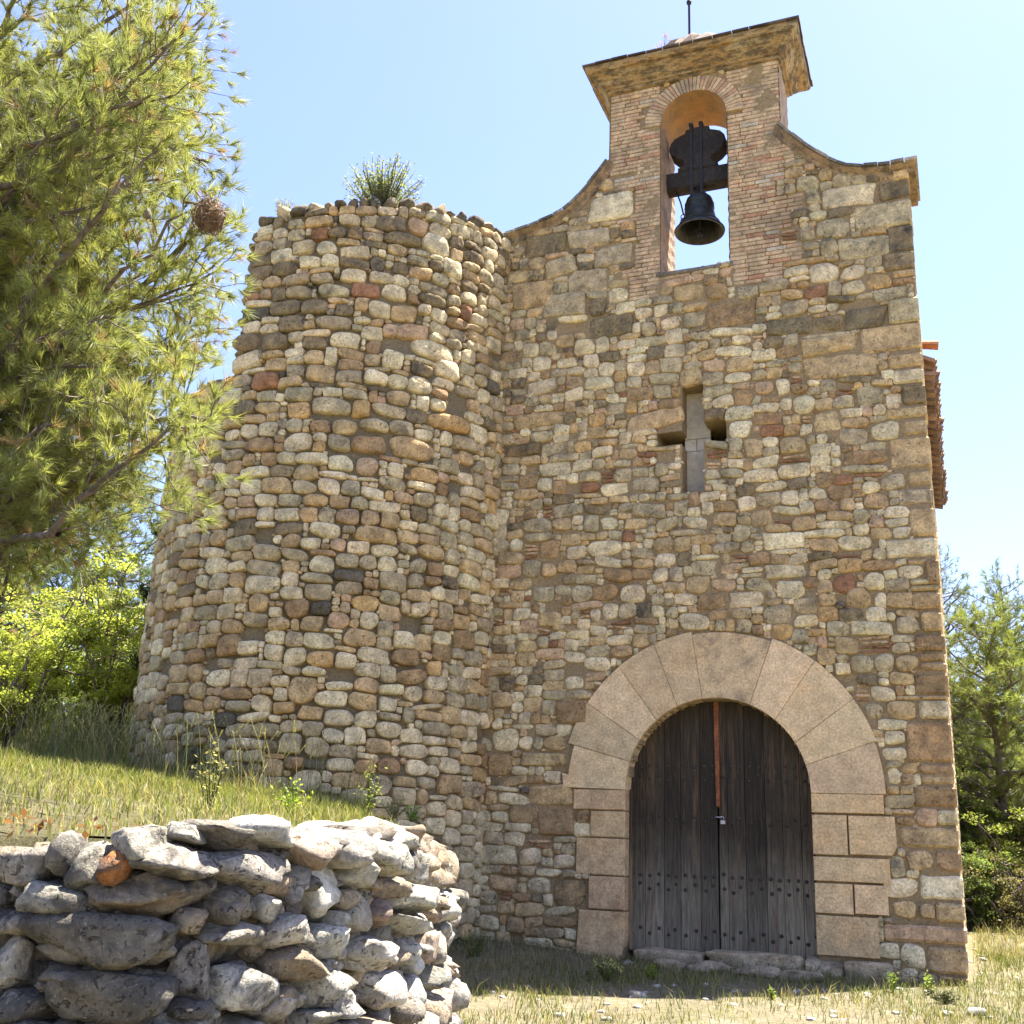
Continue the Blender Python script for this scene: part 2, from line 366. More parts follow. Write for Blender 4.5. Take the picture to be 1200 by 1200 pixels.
# ------------------------------------------------------------------ terrain
PATH = [(-4.0, -15.5), (-1.8, -13.2), (-0.48, -11.46), (0.36, -11.47), (0.72, -11.39), (0.91, -11.1), (0.96, -10.69), (0.92, -10.15), (0.76, -9.53), (0.5, -8.82), (0.0, -8.0), (-0.9, -6.6), (-2.1, -4.7), (-3.0, -3.2), (-3.75, -1.7)]
def resample(path, ds=.02):
    P = np.array(path, float); out = []
    for i in range(len(P) - 1):
        p0 = P[max(i - 1, 0)]; p1 = P[i]; p2 = P[i + 1]; p3 = P[min(i + 2, len(P) - 1)]; t = np.linspace(0, 1, 60, endpoint=False)[:, None]
        out.append(.5 * ((2 * p1) + (-p0 + p2) * t + (2 * p0 - 5 * p1 + 4 * p2 - p3) * t ** 2 + (-p0 + 3 * p1 - 3 * p2 + p3) * t ** 3))
    out = np.vstack(out + [P[-1:]]); d = np.r_[0, np.cumsum(np.linalg.norm(np.diff(out, axis=0), axis=1))]; s = np.arange(0, d[-1], ds)
    return s, np.stack([np.interp(s, d, out[:, 0]), np.interp(s, d, out[:, 1])], 1)
DS, DQ = resample(PATH)
DT = nrm(np.gradient(DQ, axis=0)); DN = np.stack([DT[:, 1], -DT[:, 0]], 1)      # outward (towards the path)
def ground_z(x, y):
    x = np.asarray(x, float); y = np.asarray(y, float)
    g = -.2 + .03 * np.minimum(y, 0) + .05 * np.clip(y, 0, 9) + .05 * np.clip(-x - 1.2, 0, 6) * np.exp(-np.clip(-y, 0, 30) / 4)
    g = g + .03 * vnoise(np.stack([x, y], -1), 5, .7, 2)
    far = np.clip((np.hypot(x, y) - 60) / 200, 0, 1); return g * (1 - far) - 1.5 * far
def bank_z(x, y):
    x = np.asarray(x, float); y = np.asarray(y, float)
    return .93 + .112 * np.clip(-x, 0, 12) + .03 * np.clip(y, 0, 12) + .025 * vnoise(np.stack([x, y], -1), 9, .8, 2)
mb = MB()
ax = np.unique(np.concatenate([np.linspace(-400, -30, 20), np.linspace(-30, -6, 30), np.linspace(-6, 8, 80), np.linspace(8, 40, 40), np.linspace(40, 400, 20)]))
ay = np.unique(np.concatenate([np.linspace(-300, -30, 15), np.linspace(-30, -14, 20), np.linspace(-14, 2, 90), np.linspace(2, 40, 45), np.linspace(40, 400, 20)]))
GX, GY = np.meshgrid(ax, ay, indexing='ij'); mb.add(np.stack([GX, GY, ground_z(GX, GY)], -1).reshape(-1, 3), quads_grid(len(ax), len(ay)), smooth=True)
tag(mb.build('ground', M_GROUND), kind='structure')
PTAIL = [(-4.4, -.6), (-5.7, .4), (-5.7, 40), (-60, 40), (-60, -40), (-5, -40)]
POLYG = np.vstack([DQ[::10] - DN[::10] * .1, PTAIL])
POLY = np.vstack([DQ[::10] - DN[::10] * .3, [(-4.4, -.6), (-5.7, .4), (-5.7, 40), (-60, 40), (-60, -40), (-5, -40)]])
def inside(x, y, P=POLY):
    x = np.asarray(x); y = np.asarray(y); r = np.zeros(x.shape, bool); j = len(P) - 1
    for i in range(len(P)):
        with np.errstate(divide='ignore', invalid='ignore'):
            c = ((P[i, 1] > y) != (P[j, 1] > y)) & (x < (P[j, 0] - P[i, 0]) * (y - P[i, 1]) / (P[j, 1] - P[i, 1] + 1e-12) + P[i, 0])
        r ^= c; j = i
    return r
mb = MB(); bx = np.unique(np.concatenate([np.linspace(-60, -14, 30), np.linspace(-14, 1.4, 110)])); by = np.unique(np.concatenate([np.linspace(-40, -14, 20), np.linspace(-14, 2, 110), np.linspace(2, 40, 40)]))
GX, GY = np.meshgrid(bx, by, indexing='ij'); Q = quads_grid(len(bx), len(by)); V = np.stack([GX, GY, bank_z(GX, GY)], -1).reshape(-1, 3)
cen = V[Q].mean(1); Q = Q[inside(cen[:, 0], cen[:, 1])]; mb.add(V, Q, smooth=True)
E = [DQ[::10] - DN[::10] * o for o in (.12, .15, .35, .6)]; V = np.stack([np.c_[e, bank_z(e[:, 0], e[:, 1]) + dz] for e, dz in zip(E, (-.2, -.01, .0, -.012))], 1)
mb.add(V.reshape(-1, 3), quads_grid(len(E[0]), 4), smooth=True)
tag(mb.build('grass_bank', M_BANK), kind='structure')
# ------------------------------------------------------------------ chapel
chapel = tag(empty('chapel', (-.2, 0, -.2)), 'rubble stone chapel with a stepped bell gable, arched door and cross shaped window', 'chapel')
rng = np.random.default_rng(11)
SH_R = [(1.0, 11.06), (1.19, 10.82), (1.37, 10.61), (1.55, 10.43), (1.72, 10.28), (1.9, 10.17), (2.13, 10.1), (2.43, 10.07), (2.77, 10.08)]
SH_L = [(-3.14, 10.05), (-2.85, 10.09), (-2.64, 10.14), (-2.4, 10.20), (-2.2, 10.29), (-2.02, 10.43), (-1.84, 10.62), (-1.69, 10.81), (-1.53, 11.02)]
BX0, BX1, BTOP, X1 = -1.52, 1.02, 12.3, 2.66
def ftop(x):
    if BX0 <= x <= BX1: return BTOP
    t = SH_R if x > 0 else SH_L
    return float(np.interp(x, [a for a, _ in t], [b for _, b in t])) - .06
DCX, DSP, DR = -.045, 1.78, 1.135
def hole(x, z, g=0.0):
    d = (np.abs(x - DCX) < DR + g) & (z < DSP) | (np.hypot(x - DCX, z - DSP) < DR + g) & (z >= DSP)
    b = (x > -.74 - g) & (x < .26 + g) & (z > 9.0 - g) & (z < 11.48) | (np.hypot(x + .24, z - 11.48) < .56 + g) & (z >= 11.48)
    wv = (x > -.44 - g) & (x < -.14 + g) & (z > 5.65 - g) & (z < 7.2 + g) | (x > -.79 - g) & (x <= -.44) & (z > 6.35 - g) & (z < 6.55 + g) | (x >= -.14) & (x < .16 + g) & (z > 6.35 - g) & (z < 6.65 + g)
    return d | b | wv
FS = [(-1.49,10.22,0.72,0.44,'w'),(1.9,9.73,0.75,0.32,'W'),(1.01,9.37,0.68,0.31,'W'),(2.32,9.35,0.73,0.4,'Gq'),(2.49,9.7,0.4,0.28,'Dq'),(2.05,8.91,0.67,0.34,'G'),(2.52,8.96,0.33,0.41,'Dq'),(2.49,8.63,0.41,0.27,'Dq'),(-2.52,9.78,0.69,0.38,'D'),(-1.83,9.77,0.66,0.32,'G'),(-1.44,9.41,0.61,0.33,'G'),(-2.26,9.36,0.51,0.31,'G'),(-1.82,9.04,0.65,0.38,'G'),(-2.19,8.72,0.71,0.39,'G'),(-2.69,8.97,0.64,0.47,'T'),(-1.67,8.61,0.29,0.28,'D'),(-1.48,8.26,0.7,0.34,'D'),(1.51,8.62,0.4,0.31,'W'),(1.9,8.56,0.32,0.22,'W'),(1.89,8.33,0.3,0.21,'W'),(1.12,8.16,0.38,0.25,'G'),(1.4,8.35,0.31,0.2,'R'),(0.27,8.2,0.67,0.42,'B'),(1.05,7.89,0.62,0.27,'D'),(1.56,7.86,0.38,0.22,'D'),(2.02,7.87,0.52,0.31,'D'),(2.5,7.9,0.38,0.37,'Gq'),(2.32,7.54,0.74,0.39,'Tq'),(1.54,7.55,0.77,0.24,'T'),(1.01,10.13,0.59,0.26,'T'),(1.29,9.75,0.43,0.23,'D'),(1.67,9.28,0.45,0.32,'G'),(0.07,8.58,0.32,0.26,'B'),(-0.26,8.19,0.32,0.27,'G'),(-0.33,8.62,0.44,0.27,'T'),(0.49,8.49,0.33,0.21,'G'),(-0.99,8.4,0.25,0.2,'W'),(-0.73,8.4,0.23,0.19,'W'),(-0.59,8.18,0.31,0.2,'W'),(1.66,7.23,0.97,0.34,'T'),(2.5,6.97,0.38,0.21,'Wq'),(2.48,7.2,0.43,0.21,'Tq'),(2.55,6.71,0.28,0.28,'Dq'),(2.44,6.48,0.5,0.17,'Tq'),(2.54,6.27,0.29,0.21,'Tq'),(2.45,5.94,0.48,0.43,'Tq'),(2.55,5.6,0.28,0.21,'Tq'),(2.48,5.36,0.42,0.22,'Gq'),(2.54,5.03,0.29,0.38,'Tq'),(2.39,4.71,0.6,0.25,'Wq'),(2.61,4.4,0.16,0.32,'Bq'),(2.53,4.05,0.33,0.22,'Tq'),(2.57,3.79,0.24,0.25,'Tq'),(2.52,3.54,0.34,0.21,'Bq'),(2.01,6.75,0.36,0.28,'G'),(2.18,6.26,0.37,0.26,'W'),(1.47,6.45,0.36,0.3,'T'),(1.77,6.23,0.41,0.23,'G'),(0.86,4.9,0.52,0.24,'w'),(0.88,4.5,0.56,0.18,'W'),(0.38,4.16,0.47,0.21,'W'),(0.93,4.26,0.35,0.26,'W'),(1.59,4.3,0.3,0.24,'R'),(0.77,6.41,0.32,0.19,'R'),(0.35,6.48,0.33,0.24,'w'),(-2.53,6.93,0.79,0.23,'T'),(-2.5,7.44,0.48,0.23,'W'),(-0.89,5.44,0.47,0.22,'G'),(-1.11,4.3,0.37,0.25,'W'),(-1.5,4.34,0.37,0.25,'B'),(-1.42,4.08,0.23,0.23,'W'),(-0.3,3.9,0.4,0.25,'W'),(-1.73,5.84,0.28,0.18,'R'),(-1.37,5.78,0.41,0.2,'W'),(-0.93,5.81,0.39,0.24,'G'),(0.6,5.8,0.44,0.21,'W'),(1.04,5.83,0.41,0.22,'W'),(1.02,6.18,0.36,0.23,'T'),(1.87,3.73,0.51,0.18,'W'),(2.29,3.76,0.28,0.22,'G'),(1.64,5.65,0.26,0.15,'R'),(1.95,5.69,0.34,0.07,'R'),(-1.45,5.3,0.25,0.19,'W'),(-2.56,4.73,0.3,0.26,'G'),(-1.9,4.92,0.33,0.19,'W'),(-2.29,4.99,0.32,0.26,'B'),(-2.0,4.55,0.22,0.17,'D'),(-2.13,5.34,0.31,0.2,'T'),(-1.32,4.57,0.41,0.21,'B'),(-0.24,4.39,0.34,0.23,'T'),(0.1,4.36,0.34,0.16,'P'),(0.56,4.68,0.29,0.19,'B'),(1.13,5.11,0.31,0.21,'T'),(2.02,5.34,0.32,0.2,'T'),(1.31,5.49,0.24,0.17,'W'),(2.23,5.57,0.32,0.21,'G'),(1.11,3.85,0.31,0.17,'W'),(-2.75,6.49,0.56,0.17,'D'),(-1.65,5.51,0.35,0.14,'D'),(-2.12,5.7,0.33,0.17,'D'),(-0.1,5.41,0.18,0.19,'W'),(0.41,5.43,0.24,0.22,'W'),(0.7,5.47,0.32,0.21,'G'),(0.36,7.42,0.37,0.26,'T'),(0.68,7.04,0.25,0.2,'P'),(0.93,7.02,0.2,0.23,'W'),(-0.83,6.74,0.79,0.28,'T'),(0.52,6.2,0.26,0.27,'T'),(-0.65,5.23,0.31,0.19,'G'),(0.13,5.24,0.34,0.2,'T'),(-0.26,5.22,0.35,0.18,'W'),(-0.06,4.15,0.4,0.24,'B'),(-0.77,4.05,0.19,0.16,'W'),(0.18,4.57,0.29,0.16,'P'),(1.74,4.11,0.32,0.26,'T'),(2.0,4.07,0.16,0.2,'W'),(1.94,4.31,0.25,0.25,'W'),(2.5,3.05,0.37,0.27,'Bq'),(2.44,2.38,0.49,0.47,'Bq'),(2.52,2.75,0.33,0.23,'Wq'),(2.61,2.76,0.17,0.26,'Bq'),(2.16,2.75,0.36,0.22,'T'),(2.57,2.02,0.24,0.22,'Bq'),(2.46,1.77,0.46,0.25,'Bq'),(2.58,1.54,0.22,0.18,'Wq'),(2.38,1.32,0.62,0.24,'Tq'),(2.55,1.07,0.27,0.24,'Bq'),(2.46,0.79,0.45,0.28,'wq'),(2.03,0.77,0.39,0.23,'W'),(2.25,1.07,0.3,0.22,'T'),(2.54,0.53,0.3,0.22,'Tq'),(2.06,0.54,0.27,0.19,'T'),(2.3,0.53,0.16,0.17,'T'),(2.25,0.29,0.87,0.2,'Pq'),(2.12,0.05,0.29,0.25,'W'),(2.48,0.03,0.42,0.29,'Tq'),(2.33,1.64,0.73,0.15,'Tq'),(-2.08,1.37,0.49,0.35,'B'),(-2.18,1.7,0.61,0.28,'T'),(-2.31,2.15,0.59,0.19,'T'),(-2.0,2.39,0.44,0.38,'B'),(-1.91,2.76,0.46,0.34,'B'),(-2.84,2.4,0.42,0.3,'W'),(-2.91,2.08,0.36,0.31,'B'),(-2.86,0.94,0.48,0.26,'W'),(-2.44,0.93,0.32,0.22,'W'),(-1.98,0.89,0.3,0.19,'W'),(-2.69,1.87,0.4,0.13,'T'),(-2.97,0.11,0.29,0.2,'W'),(1.96,2.94,0.29,0.19,'W'),(2.06,2.43,0.25,0.17,'W'),(2.05,2.24,0.27,0.18,'W'),(2.03,1.99,0.17,0.2,'W'),(1.85,2.74,0.22,0.19,'G'),(1.74,3.3,0.28,0.23,'G'),(2.25,3.3,0.26,0.22,'T'),(-1.9,3.14,0.27,0.19,'W'),(-1.75,3.13,0.33,0.21,'W'),(-2.58,2.68,0.19,0.17,'W'),(-3.01,1.65,0.19,0.2,'T'),(-2.3,0.59,0.31,0.22,'W'),(-1.89,0.52,0.45,0.35,'B')]
# thin-brick zones of the bell gable: (z from, z to, x from, x to)
BRK = []
zz = 8.62
while zz < 12.22:
    hh = .065; l0 = BX0 + .0; r1 = BX1
    k = int((zz - 8.6) / .26)
    tooth = [(-1.28, .98), (-1.42, 1.25), (-1.12, .95), (-1.33, 1.12), (-1.1, 1.3), (-1.4, .92), (-1.15, 1.05), (-1.45, 1.2), (-1.1, 1.3), (-1.4, 1.1)][k % 10]
    if zz < 10.7: l0, r1 = tooth[0], tooth[1]
    if zz < 10.45 and zz > 10.0: l0 = -1.12
    if zz < 8.98: l0 = max(l0, -1.2); BRK.append((zz, zz + hh, l0, -.3 if zz > 8.85 else -.75)); BRK.append((zz, zz + hh, .3, r1))
    else: BRK.append((zz, zz + hh, l0, -.74)); BRK.append((zz, zz + hh, .26, r1))
    zz += hh
F0, FZ0, CELL = -3.28, -.5, .02
nx, nz = int((X1 - F0) / CELL), int((BTOP - FZ0) / CELL) + 2
cx_, cz_ = F0 + (np.arange(nx) + .5) * CELL, FZ0 + (np.arange(nz) + .5) * CELL
CX_, CZ_ = np.meshgrid(cx_, cz_, indexing='ij')
blk = hole(CX_, CZ_, .01) | (np.hypot(CX_ - DCX, CZ_ - DSP) < 1.99) & (CZ_ >= DSP)
JL = [(-1.86, 1.53, 1.78), (-1.63, 1.2, 1.52), (-1.81, .75, 1.19), (-1.64, .35, .74), (-1.79, -.25, .34)]
JR = [(1.10, 1.90, 1.56, 1.78), (1.10, 1.48, 1.09, 1.54), (1.5, 2.02, 1.10, 1.54), (1.10, 1.93, .80, 1.07), (1.10, 1.51, .45, .78), (1.53, 1.89, .46, .78), (1.10, 1.77, 0.0, .43)]
for x0, z0, z1 in JL: blk |= (CX_ > x0) & (CX_ < -1.1) & (CZ_ > z0) & (CZ_ < z1)
for x0, x1, z0, z1 in JR: blk |= (CX_ > x0 - .01) & (CX_ < x1) & (CZ_ > z0) & (CZ_ < z1)
blk |= (CX_ > -.8) & (CX_ < 1.9) & (CZ_ < 0.0)
for z0, z1, x0, x1 in BRK: blk |= (CX_ > x0 - .015) & (CX_ < x1 + .015) & (CZ_ > z0) & (CZ_ < z1)
blk |= (CZ_ > 11.4) & (CX_ > BX0) & (CX_ < BX1) & (np.hypot(CX_ + .24, CZ_ - 11.48) < .78)
okFS = []
for x, z, ww, h, k in FS:
    reg = (CX_ > x - ww / 2) & (CX_ < x + ww / 2) & (CZ_ > z - h / 2) & (CZ_ < z + h / 2)
    if (blk & reg).sum() > .3 * reg.sum() and 'w' not in k: continue
    blk |= reg; okFS.append((x, z, ww, h, k))
fm = lambda s, z, n: np.stack([s, -n, z], -1)
wall = MB()
# the wall's body: a slab 0.85 m deep, cut open at the door, the window and the bell arch
gc = .05; gx = X1 - gc * np.arange(int((X1 + 3.34) / gc) + 1)[::-1]; gz = FZ0 + gc * np.arange(int((BTOP - FZ0) / gc) + 1)
mx, mz = np.meshgrid((gx[1:] + gx[:-1]) / 2, (gz[1:] + gz[:-1]) / 2, indexing='ij')
solid = (mz < np.vectorize(ftop)(mx)) & ~hole(mx, mz)
VX, VZ = np.meshgrid(gx, gz, indexing='ij'); lo = vnoise(np.stack([VX, VZ], -1), 3, 1.6, 4)
edge = np.abs(VX - X1) < .01
Vf = np.stack([VX, (.003 - .02 * lo) * ~edge, VZ], -1).reshape(-1, 3); Vb = np.stack([VX, np.full_like(VX, .85), VZ], -1).reshape(-1, 3)
nzv = len(gz); I, J = np.nonzero(solid); a = I * nzv + J; NV = len(Vf)
front = np.stack([a, a + nzv, a + nzv + 1, a + 1], 1); back = np.stack([a, a + 1, a + nzv + 1, a + nzv], 1) + NV; side = []
S = np.pad(solid, 1)
for di, dj, e in ((-1, 0, (0, 1)), (1, 0, (nzv + 1, nzv)), (0, -1, (nzv, 0)), (0, 1, (1, nzv + 1))):
    q = solid & ~S[1 + di:S.shape[0] - 1 + di, 1 + dj:S.shape[1] - 1 + dj]; i, j = np.nonzero(q); a = i * nzv + j
    side.append(np.stack([a + e[0], a + e[1], a + e[1] + NV, a + e[0] + NV], 1))
wall.add(np.concatenate([Vf, Vb]), [front, back], mat=0, smooth=True)
wall.add(np.concatenate([Vf, Vb]), [np.concatenate(side)], mat=0)
def facade_kind(x, z, w_, h_):
    u = rng.random(); top = np.clip((z - 7.5) / 3, 0, 1)
    p = dict(W=.30, G=.28, T=.24, B=.07, P=.03, D=.05, R=.005, O=.02)
    p['D'] += .22 * top; p['G'] += .15 * top; p['W'] -= .1 * top
    if z < 3 and x < -1: p['B'] += .05; p['T'] += .05
    if w_ < .12: p['W'] += .15; p['P'] += .05; p['R'] += .012
    ks = list(p); pv = np.maximum(0, np.array([p[q] for q in ks])); return rng.choice(ks, p=pv / pv.sum())
for x, z, ww, h, k in okFS:
    c = pal(k[0], rng)
    if k.endswith('q'):
        P = rng.uniform(.03, .06); e = .5
        hw = np.array([ww / 2, .22 + rng.uniform(0, .08), h / 2 - .012])
        mbq = MB(); box(wall, (x - hw[0], -P + .01, z - hw[2]), (X1 + rng.uniform(.012, .035), .4, z + hw[2]), c, 1, .028)
    else:
        dome(wall, fm, x, z, ww - .012, h - .012, rng.uniform(.03, .055), rng, c, p=rng.uniform(6, 10) if ww > .45 else rng.uniform(2.5, 4), q=4.5 if ww > .45 else 3.2, M=20)
def fw(x, z):
    b = .25 + .05 * math.sin(x * 2.1 + z * 1.3); big = rng.random() < .1
    if rng.random() < .28: return rng.uniform(.07, .14)
    return rng.uniform(.45, .65) if big and z < 10 else rng.uniform(.17, .40) * b / .25
def fh(x, z): return rng.uniform(.11, .22) * (1 + .15 * math.sin(z * 2 + x))
stones = pack(F0, X1, FZ0, ftop, blk, fw, fh, rng)
for x, z, ww, h in stones:
    k = facade_kind(x, z, ww, h); sm = ww < .12 or h < .07
    if x > X1 - .3 and ww > .08:
        box(wall, (x - ww / 2 + .01, -rng.uniform(.02, .04), z - h / 2 + .01), (X1 + rng.uniform(.005, .03), rng.uniform(.2, .4), z + h / 2 - .01), pal(rng.choice(['T', 'B', 'G', 'T']), rng), 1, .025); continue
    if rng.random() < (.01 if not sm else .08): continue                     # mortar shows instead
    if rng.random() < .05 and h > .1:                                        # bits of thin brick packed in the joint
        for q in range(max(1, int(h / .055))): dome(wall, fm, x, z - h / 2 + .03 + .055 * q, ww * rng.uniform(.7, 1), .036, .02, rng, pal(rng.choice(['R', 'P']), rng), p=5, q=5, M=10)
        continue
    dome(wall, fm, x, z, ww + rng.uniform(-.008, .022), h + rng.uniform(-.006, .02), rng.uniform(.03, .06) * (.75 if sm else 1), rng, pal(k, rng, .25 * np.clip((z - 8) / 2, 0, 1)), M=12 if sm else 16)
    if not sm and rng.random() < .75:                                       # gallets pressed into the corners
        dome(wall, fm, x + rng.choice([-1, 1]) * ww / 2, z + rng.choice([-1, 1]) * h / 2, rng.uniform(.04, .08), rng.uniform(.03, .06), .018, rng, pal(rng.choice(['W', 'T', 'P', 'G', 'R']), rng), M=8, K=(0, .6, .95, 1.05))
wall.build('front_wall', [M_MORTAR, M_STONE], chapel)
# nave behind the gable wall
fl = MB(); NY1 = 9.0
fmap = lambda s, z, n: np.stack([X1 - .05 + n, s, z], -1)
sg = np.linspace(.85, NY1, 90); zg = np.linspace(-.5, 7.45, 90); SG, ZG = np.meshgrid(sg, zg, indexing='ij')
fl.add(np.stack([X1 - .05 + .012 * vnoise(np.stack([SG, ZG], -1), 8, 1.5, 3), SG, ZG], -1).reshape(-1, 3), quads_grid(90, 90), mat=0, smooth=True)
for s, z, ww, h in pack(.87, NY1, -.4, lambda s: 7.4, np.zeros((int((NY1 - .87) / .02), 420), bool), lambda x, z: rng.uniform(.14, .4), lambda x, z: rng.uniform(.12, .22), rng):
    dome(fl, fmap, s, z, ww - .02, h - .02, .04, rng, pal(facade_kind(0, z, ww, h), rng), M=10, K=(0, .6, .92, 1.03))
fl.build('side_wall', [M_MORTAR, M_STONE], chapel)
bk = MB(); box(bk, (-3.1, NY1 - .5, -.5), (X1 - .06, NY1, 7.45)); box(bk, (-3.1, .86, -.5), (-2.5, NY1 - .51, 7.45)); bk.add([(-3.1, NY1, 7.45), (X1 - .06, NY1, 7.45), (-.22, NY1, 8.85)], [np.array([[0, 1, 2]])])
bk.build('back_wall', [M_MORTAR], chapel)
rf = MB(); rx = -.22
def barrel(mb, p0, p1, r, up, col, n=7, th=.016):
    p0 = np.array(p0); p1 = np.array(p1); a = nrm(np.array([0, 1, 0.])); u = nrm(np.cross(nrm(p1 - p0), a)); u = u if u[2] > 0 else -u
    t = np.linspace(0, PI, n); R = []
    for p, rr in ((p0, r), (p0, r - th), (p1, r * .85 - th), (p1, r * .85)):
        R.append(p + rr * (np.cos(t)[:, None] * a + up * np.sin(t)[:, None] * u))
    V = np.concatenate(R); Q = []
    for b0, b1 in ((0, 1), (1, 2), (2, 3), (3, 0)):
        for i in range(n - 1): Q.append([b0 * n + i, b0 * n + i + 1, b1 * n + i + 1, b1 * n + i])
    mb.add(V, np.array(Q), col, 0, False)
for sgn in (1, -1):
    ex = X1 + .17 if sgn > 0 else -3.25; ez = 7.5; rz = 9.0
    box_ = [(rx, .86, rz - .1), (ex - sgn * .2, .86, ez - .02), (ex - sgn * .2, NY1 + .1, ez - .02), (rx, NY1 + .1, rz - .1)]
    rf.add(box_ + [(a, b, c - .1) for a, b, c in box_], np.array([[0, 1, 2, 3], [7, 6, 5, 4], [0, 4, 5, 1], [1, 5, 6, 2], [2, 6, 7, 3]]), (.25, .12, .07, 0))
    for i in range(31):
        y = .98 + i * .2 + rng.normal(0, .012); nt_ = 6
        for j in range(nt_):
            f0, f1 = 1 - j / nt_, 1 - (j + 1.15) / nt_; jit = rng.normal(0, .02) if j == 0 else 0
            L = lambda f, o: (rx + (ex + sgn * jit - rx) * f, y, rz + (ez - rz) * f + o)
            c = np.array([.31, .20, .125]) * rng.uniform(.7, 1.2); c = tuple(c) + (.3,)
            barrel(rf, L(f0, .02), L(max(f1, 0), .045), .085, 1, c)
            if j < 1 or rng.random() < .6: barrel(rf, (L(f0, -.02)[0] + sgn * .02, y + .1, L(f0, -.02)[2] - .0), (L(max(f1, 0), .0)[0], y + .1, L(max(f1, 0), .0)[2]), .085, -1, c)
for i in range(21):                                                           # loose course of eaves tiles
    y = 1.0 + i * .3; 
    barrel(rf, (X1 + .13 + rng.normal(0, .015), y, 7.34), (X1 - .2, y, 7.40), .1, 1, tuple(np.array([.33, .21, .135]) * rng.uniform(.7, 1.2)) + (.3,))
barrel(rf, (X1 + .22, .98, 7.78), (X1 - .1, .98, 7.84), .09, 1, (.42, .17, .08, .1)); box(rf, (X1 - .3, .88, 7.5), (X1 - .02, 1.1, 7.76), (.4, .3, .2, .2))
rf.build('roof', M_TILE, chapel)
# bell gable: brick piers, arch ring, soffit, cornice, cap
bf = MB()
for z0, z1, x0, x1 in BRK:
    x = x0 - rng.uniform(0, .12); r0 = True
    while x < x1 - .02:
        L = rng.uniform(.2, .34); a, b = max(x, x0), min(x + L, x1)
        if x1 - b < .07: b = x1
        if b - a > .03 and not any(abs((a + b) / 2 - q[0]) < q[2] / 2 and abs((z0 + z1) / 2 - q[1]) < q[3] / 2 for q in okFS if q[1] > 8.6):
            mid = (a + b) / 2; zc = (z0 + z1) / 2
            if not hole(np.array(mid), np.array(zc), 0.0) and not (zc > 11.4 and math.hypot(mid + .24, zc - 11.48) < .76):
                u = rng.random(); c = np.array((.52, .385, .235) if u < .5 else ((.52, .36, .225) if u < .88 else ((.45, .25, .15) if u < .95 else (.50, .43, .32)))) * rng.uniform(.85, 1.12)
                box(bf, (a + .004, -rng.uniform(.008, .018), z0 + .006), (b - .004, .05, z1 - .004), tuple(c) + (.25,), 0, .006)
        x = a + (b - a) if b < x1 else x1
for i in range(34):                                                          # radial bricks of the arch
    t0, t1 = PI * (i + .06) / 34, PI * (i + .94) / 34; r0, r1 = .492, .74
    pl = [(-.24 + r * math.cos(t), 11.48 + r * math.sin(t)) for r, t in ((r0, t0), (r1, t0), (r1, t1), (r0, t1))]
    c = np.array((.52, .385, .24) if rng.random() < .7 else (.48, .30, .19)) * rng.uniform(.85, 1.1); prism(bf, pl, -.03 - rng.uniform(0, .006), .84, .006, tuple(c) + (.2,))
t = np.linspace(0, PI, 25); ar = np.stack([-.24 + .488 * np.cos(t), 11.48 + .488 * np.sin(t)], 1)
ys = np.linspace(-.015, .87, 8); V = np.array([[(x, y, z) for y in ys] for x, z in ar]).reshape(-1, 3); bf.add(V, quads_grid(25, 8), mat=1, smooth=True)
for xs, sg_ in ((-.733, 1), (.253, -1)):
    zs = np.linspace(9.0, 11.48, 30); V = np.array([[(xs + .006 * math.sin(z * 40 + y * 9), y, z) for y in ys] for z in zs]).reshape(-1, 3); bf.add(V, quads_grid(30, 8), (.36, .25, .16, .2), 0)
for sx, xe in ((1, BX1 + .004), (-1, BX0 - .004)):                             # rendered flanks above the shoulders
    V = np.array([[(xe + .005 * math.sin(z * 31 + y * 17), y, z) for y in np.linspace(-.012, .85, 6)] for z in np.linspace(10.2, 12.3, 30)]).reshape(-1, 3); bf.add(V, quads_grid(30, 6), (.40, .28, .18, .3), 0)
box(bf, (-.8, -.04, 8.93), (.31, .86, 8.995), (.2, .17, .13, .7), 0, .015)
belfry = bf.build('bell_gable', [M_BRICK, M_SOFFIT], chapel)
co = MB(); prof = [(-.0, 12.2), (.035, 12.21), (.04, 12.25), (.075, 12.255), (.085, 12.285), (.12, 12.31), (.17, 12.37), (.235, 12.42), (.245, 12.45), (.29, 12.455), (.325, 12.50), (.33, 12.545), (.33, 12.55)]
rings = []
per = []
for e0, e1 in (((BX0, -.02), (BX1, -.02)), ((BX1, -.02), (BX1, .86)), ((BX1, .86), (BX0, .86)), ((BX0, .86), (BX0, -.02))):
    for f in np.linspace(0, 1, 30, endpoint=False): per.append((e0[0] + (e1[0] - e0[0]) * f, e0[1] + (e1[1] - e0[1]) * f))
per = np.array(per); cxm, cym = (BX0 + BX1) / 2, .42; hx, hy = (BX1 - BX0) / 2, .44
V = []
for o, z in prof:
    k = np.stack([cxm + (per[:, 0] - cxm) * (hx + o) / hx, cym + (per[:, 1] - cym) * (hy + o) / hy, np.full(len(per), z)], 1)
    k += .006 * vnoise(k, 21, 4, 2)[:, None] * np.array([1, 1, 1]); V.append(k)
n_ = len(per); V = np.concatenate(V); j = np.arange(n_); k2 = (j + 1) % n_
co.add(V, np.concatenate([np.stack([i * n_ + j, i * n_ + k2, (i + 1) * n_ + k2, (i + 1) * n_ + j], 1) for i in range(len(prof) - 1)]), smooth=False)
co.build('cornice', M_PLASTER, belfry)
cp = MB(); o = .36
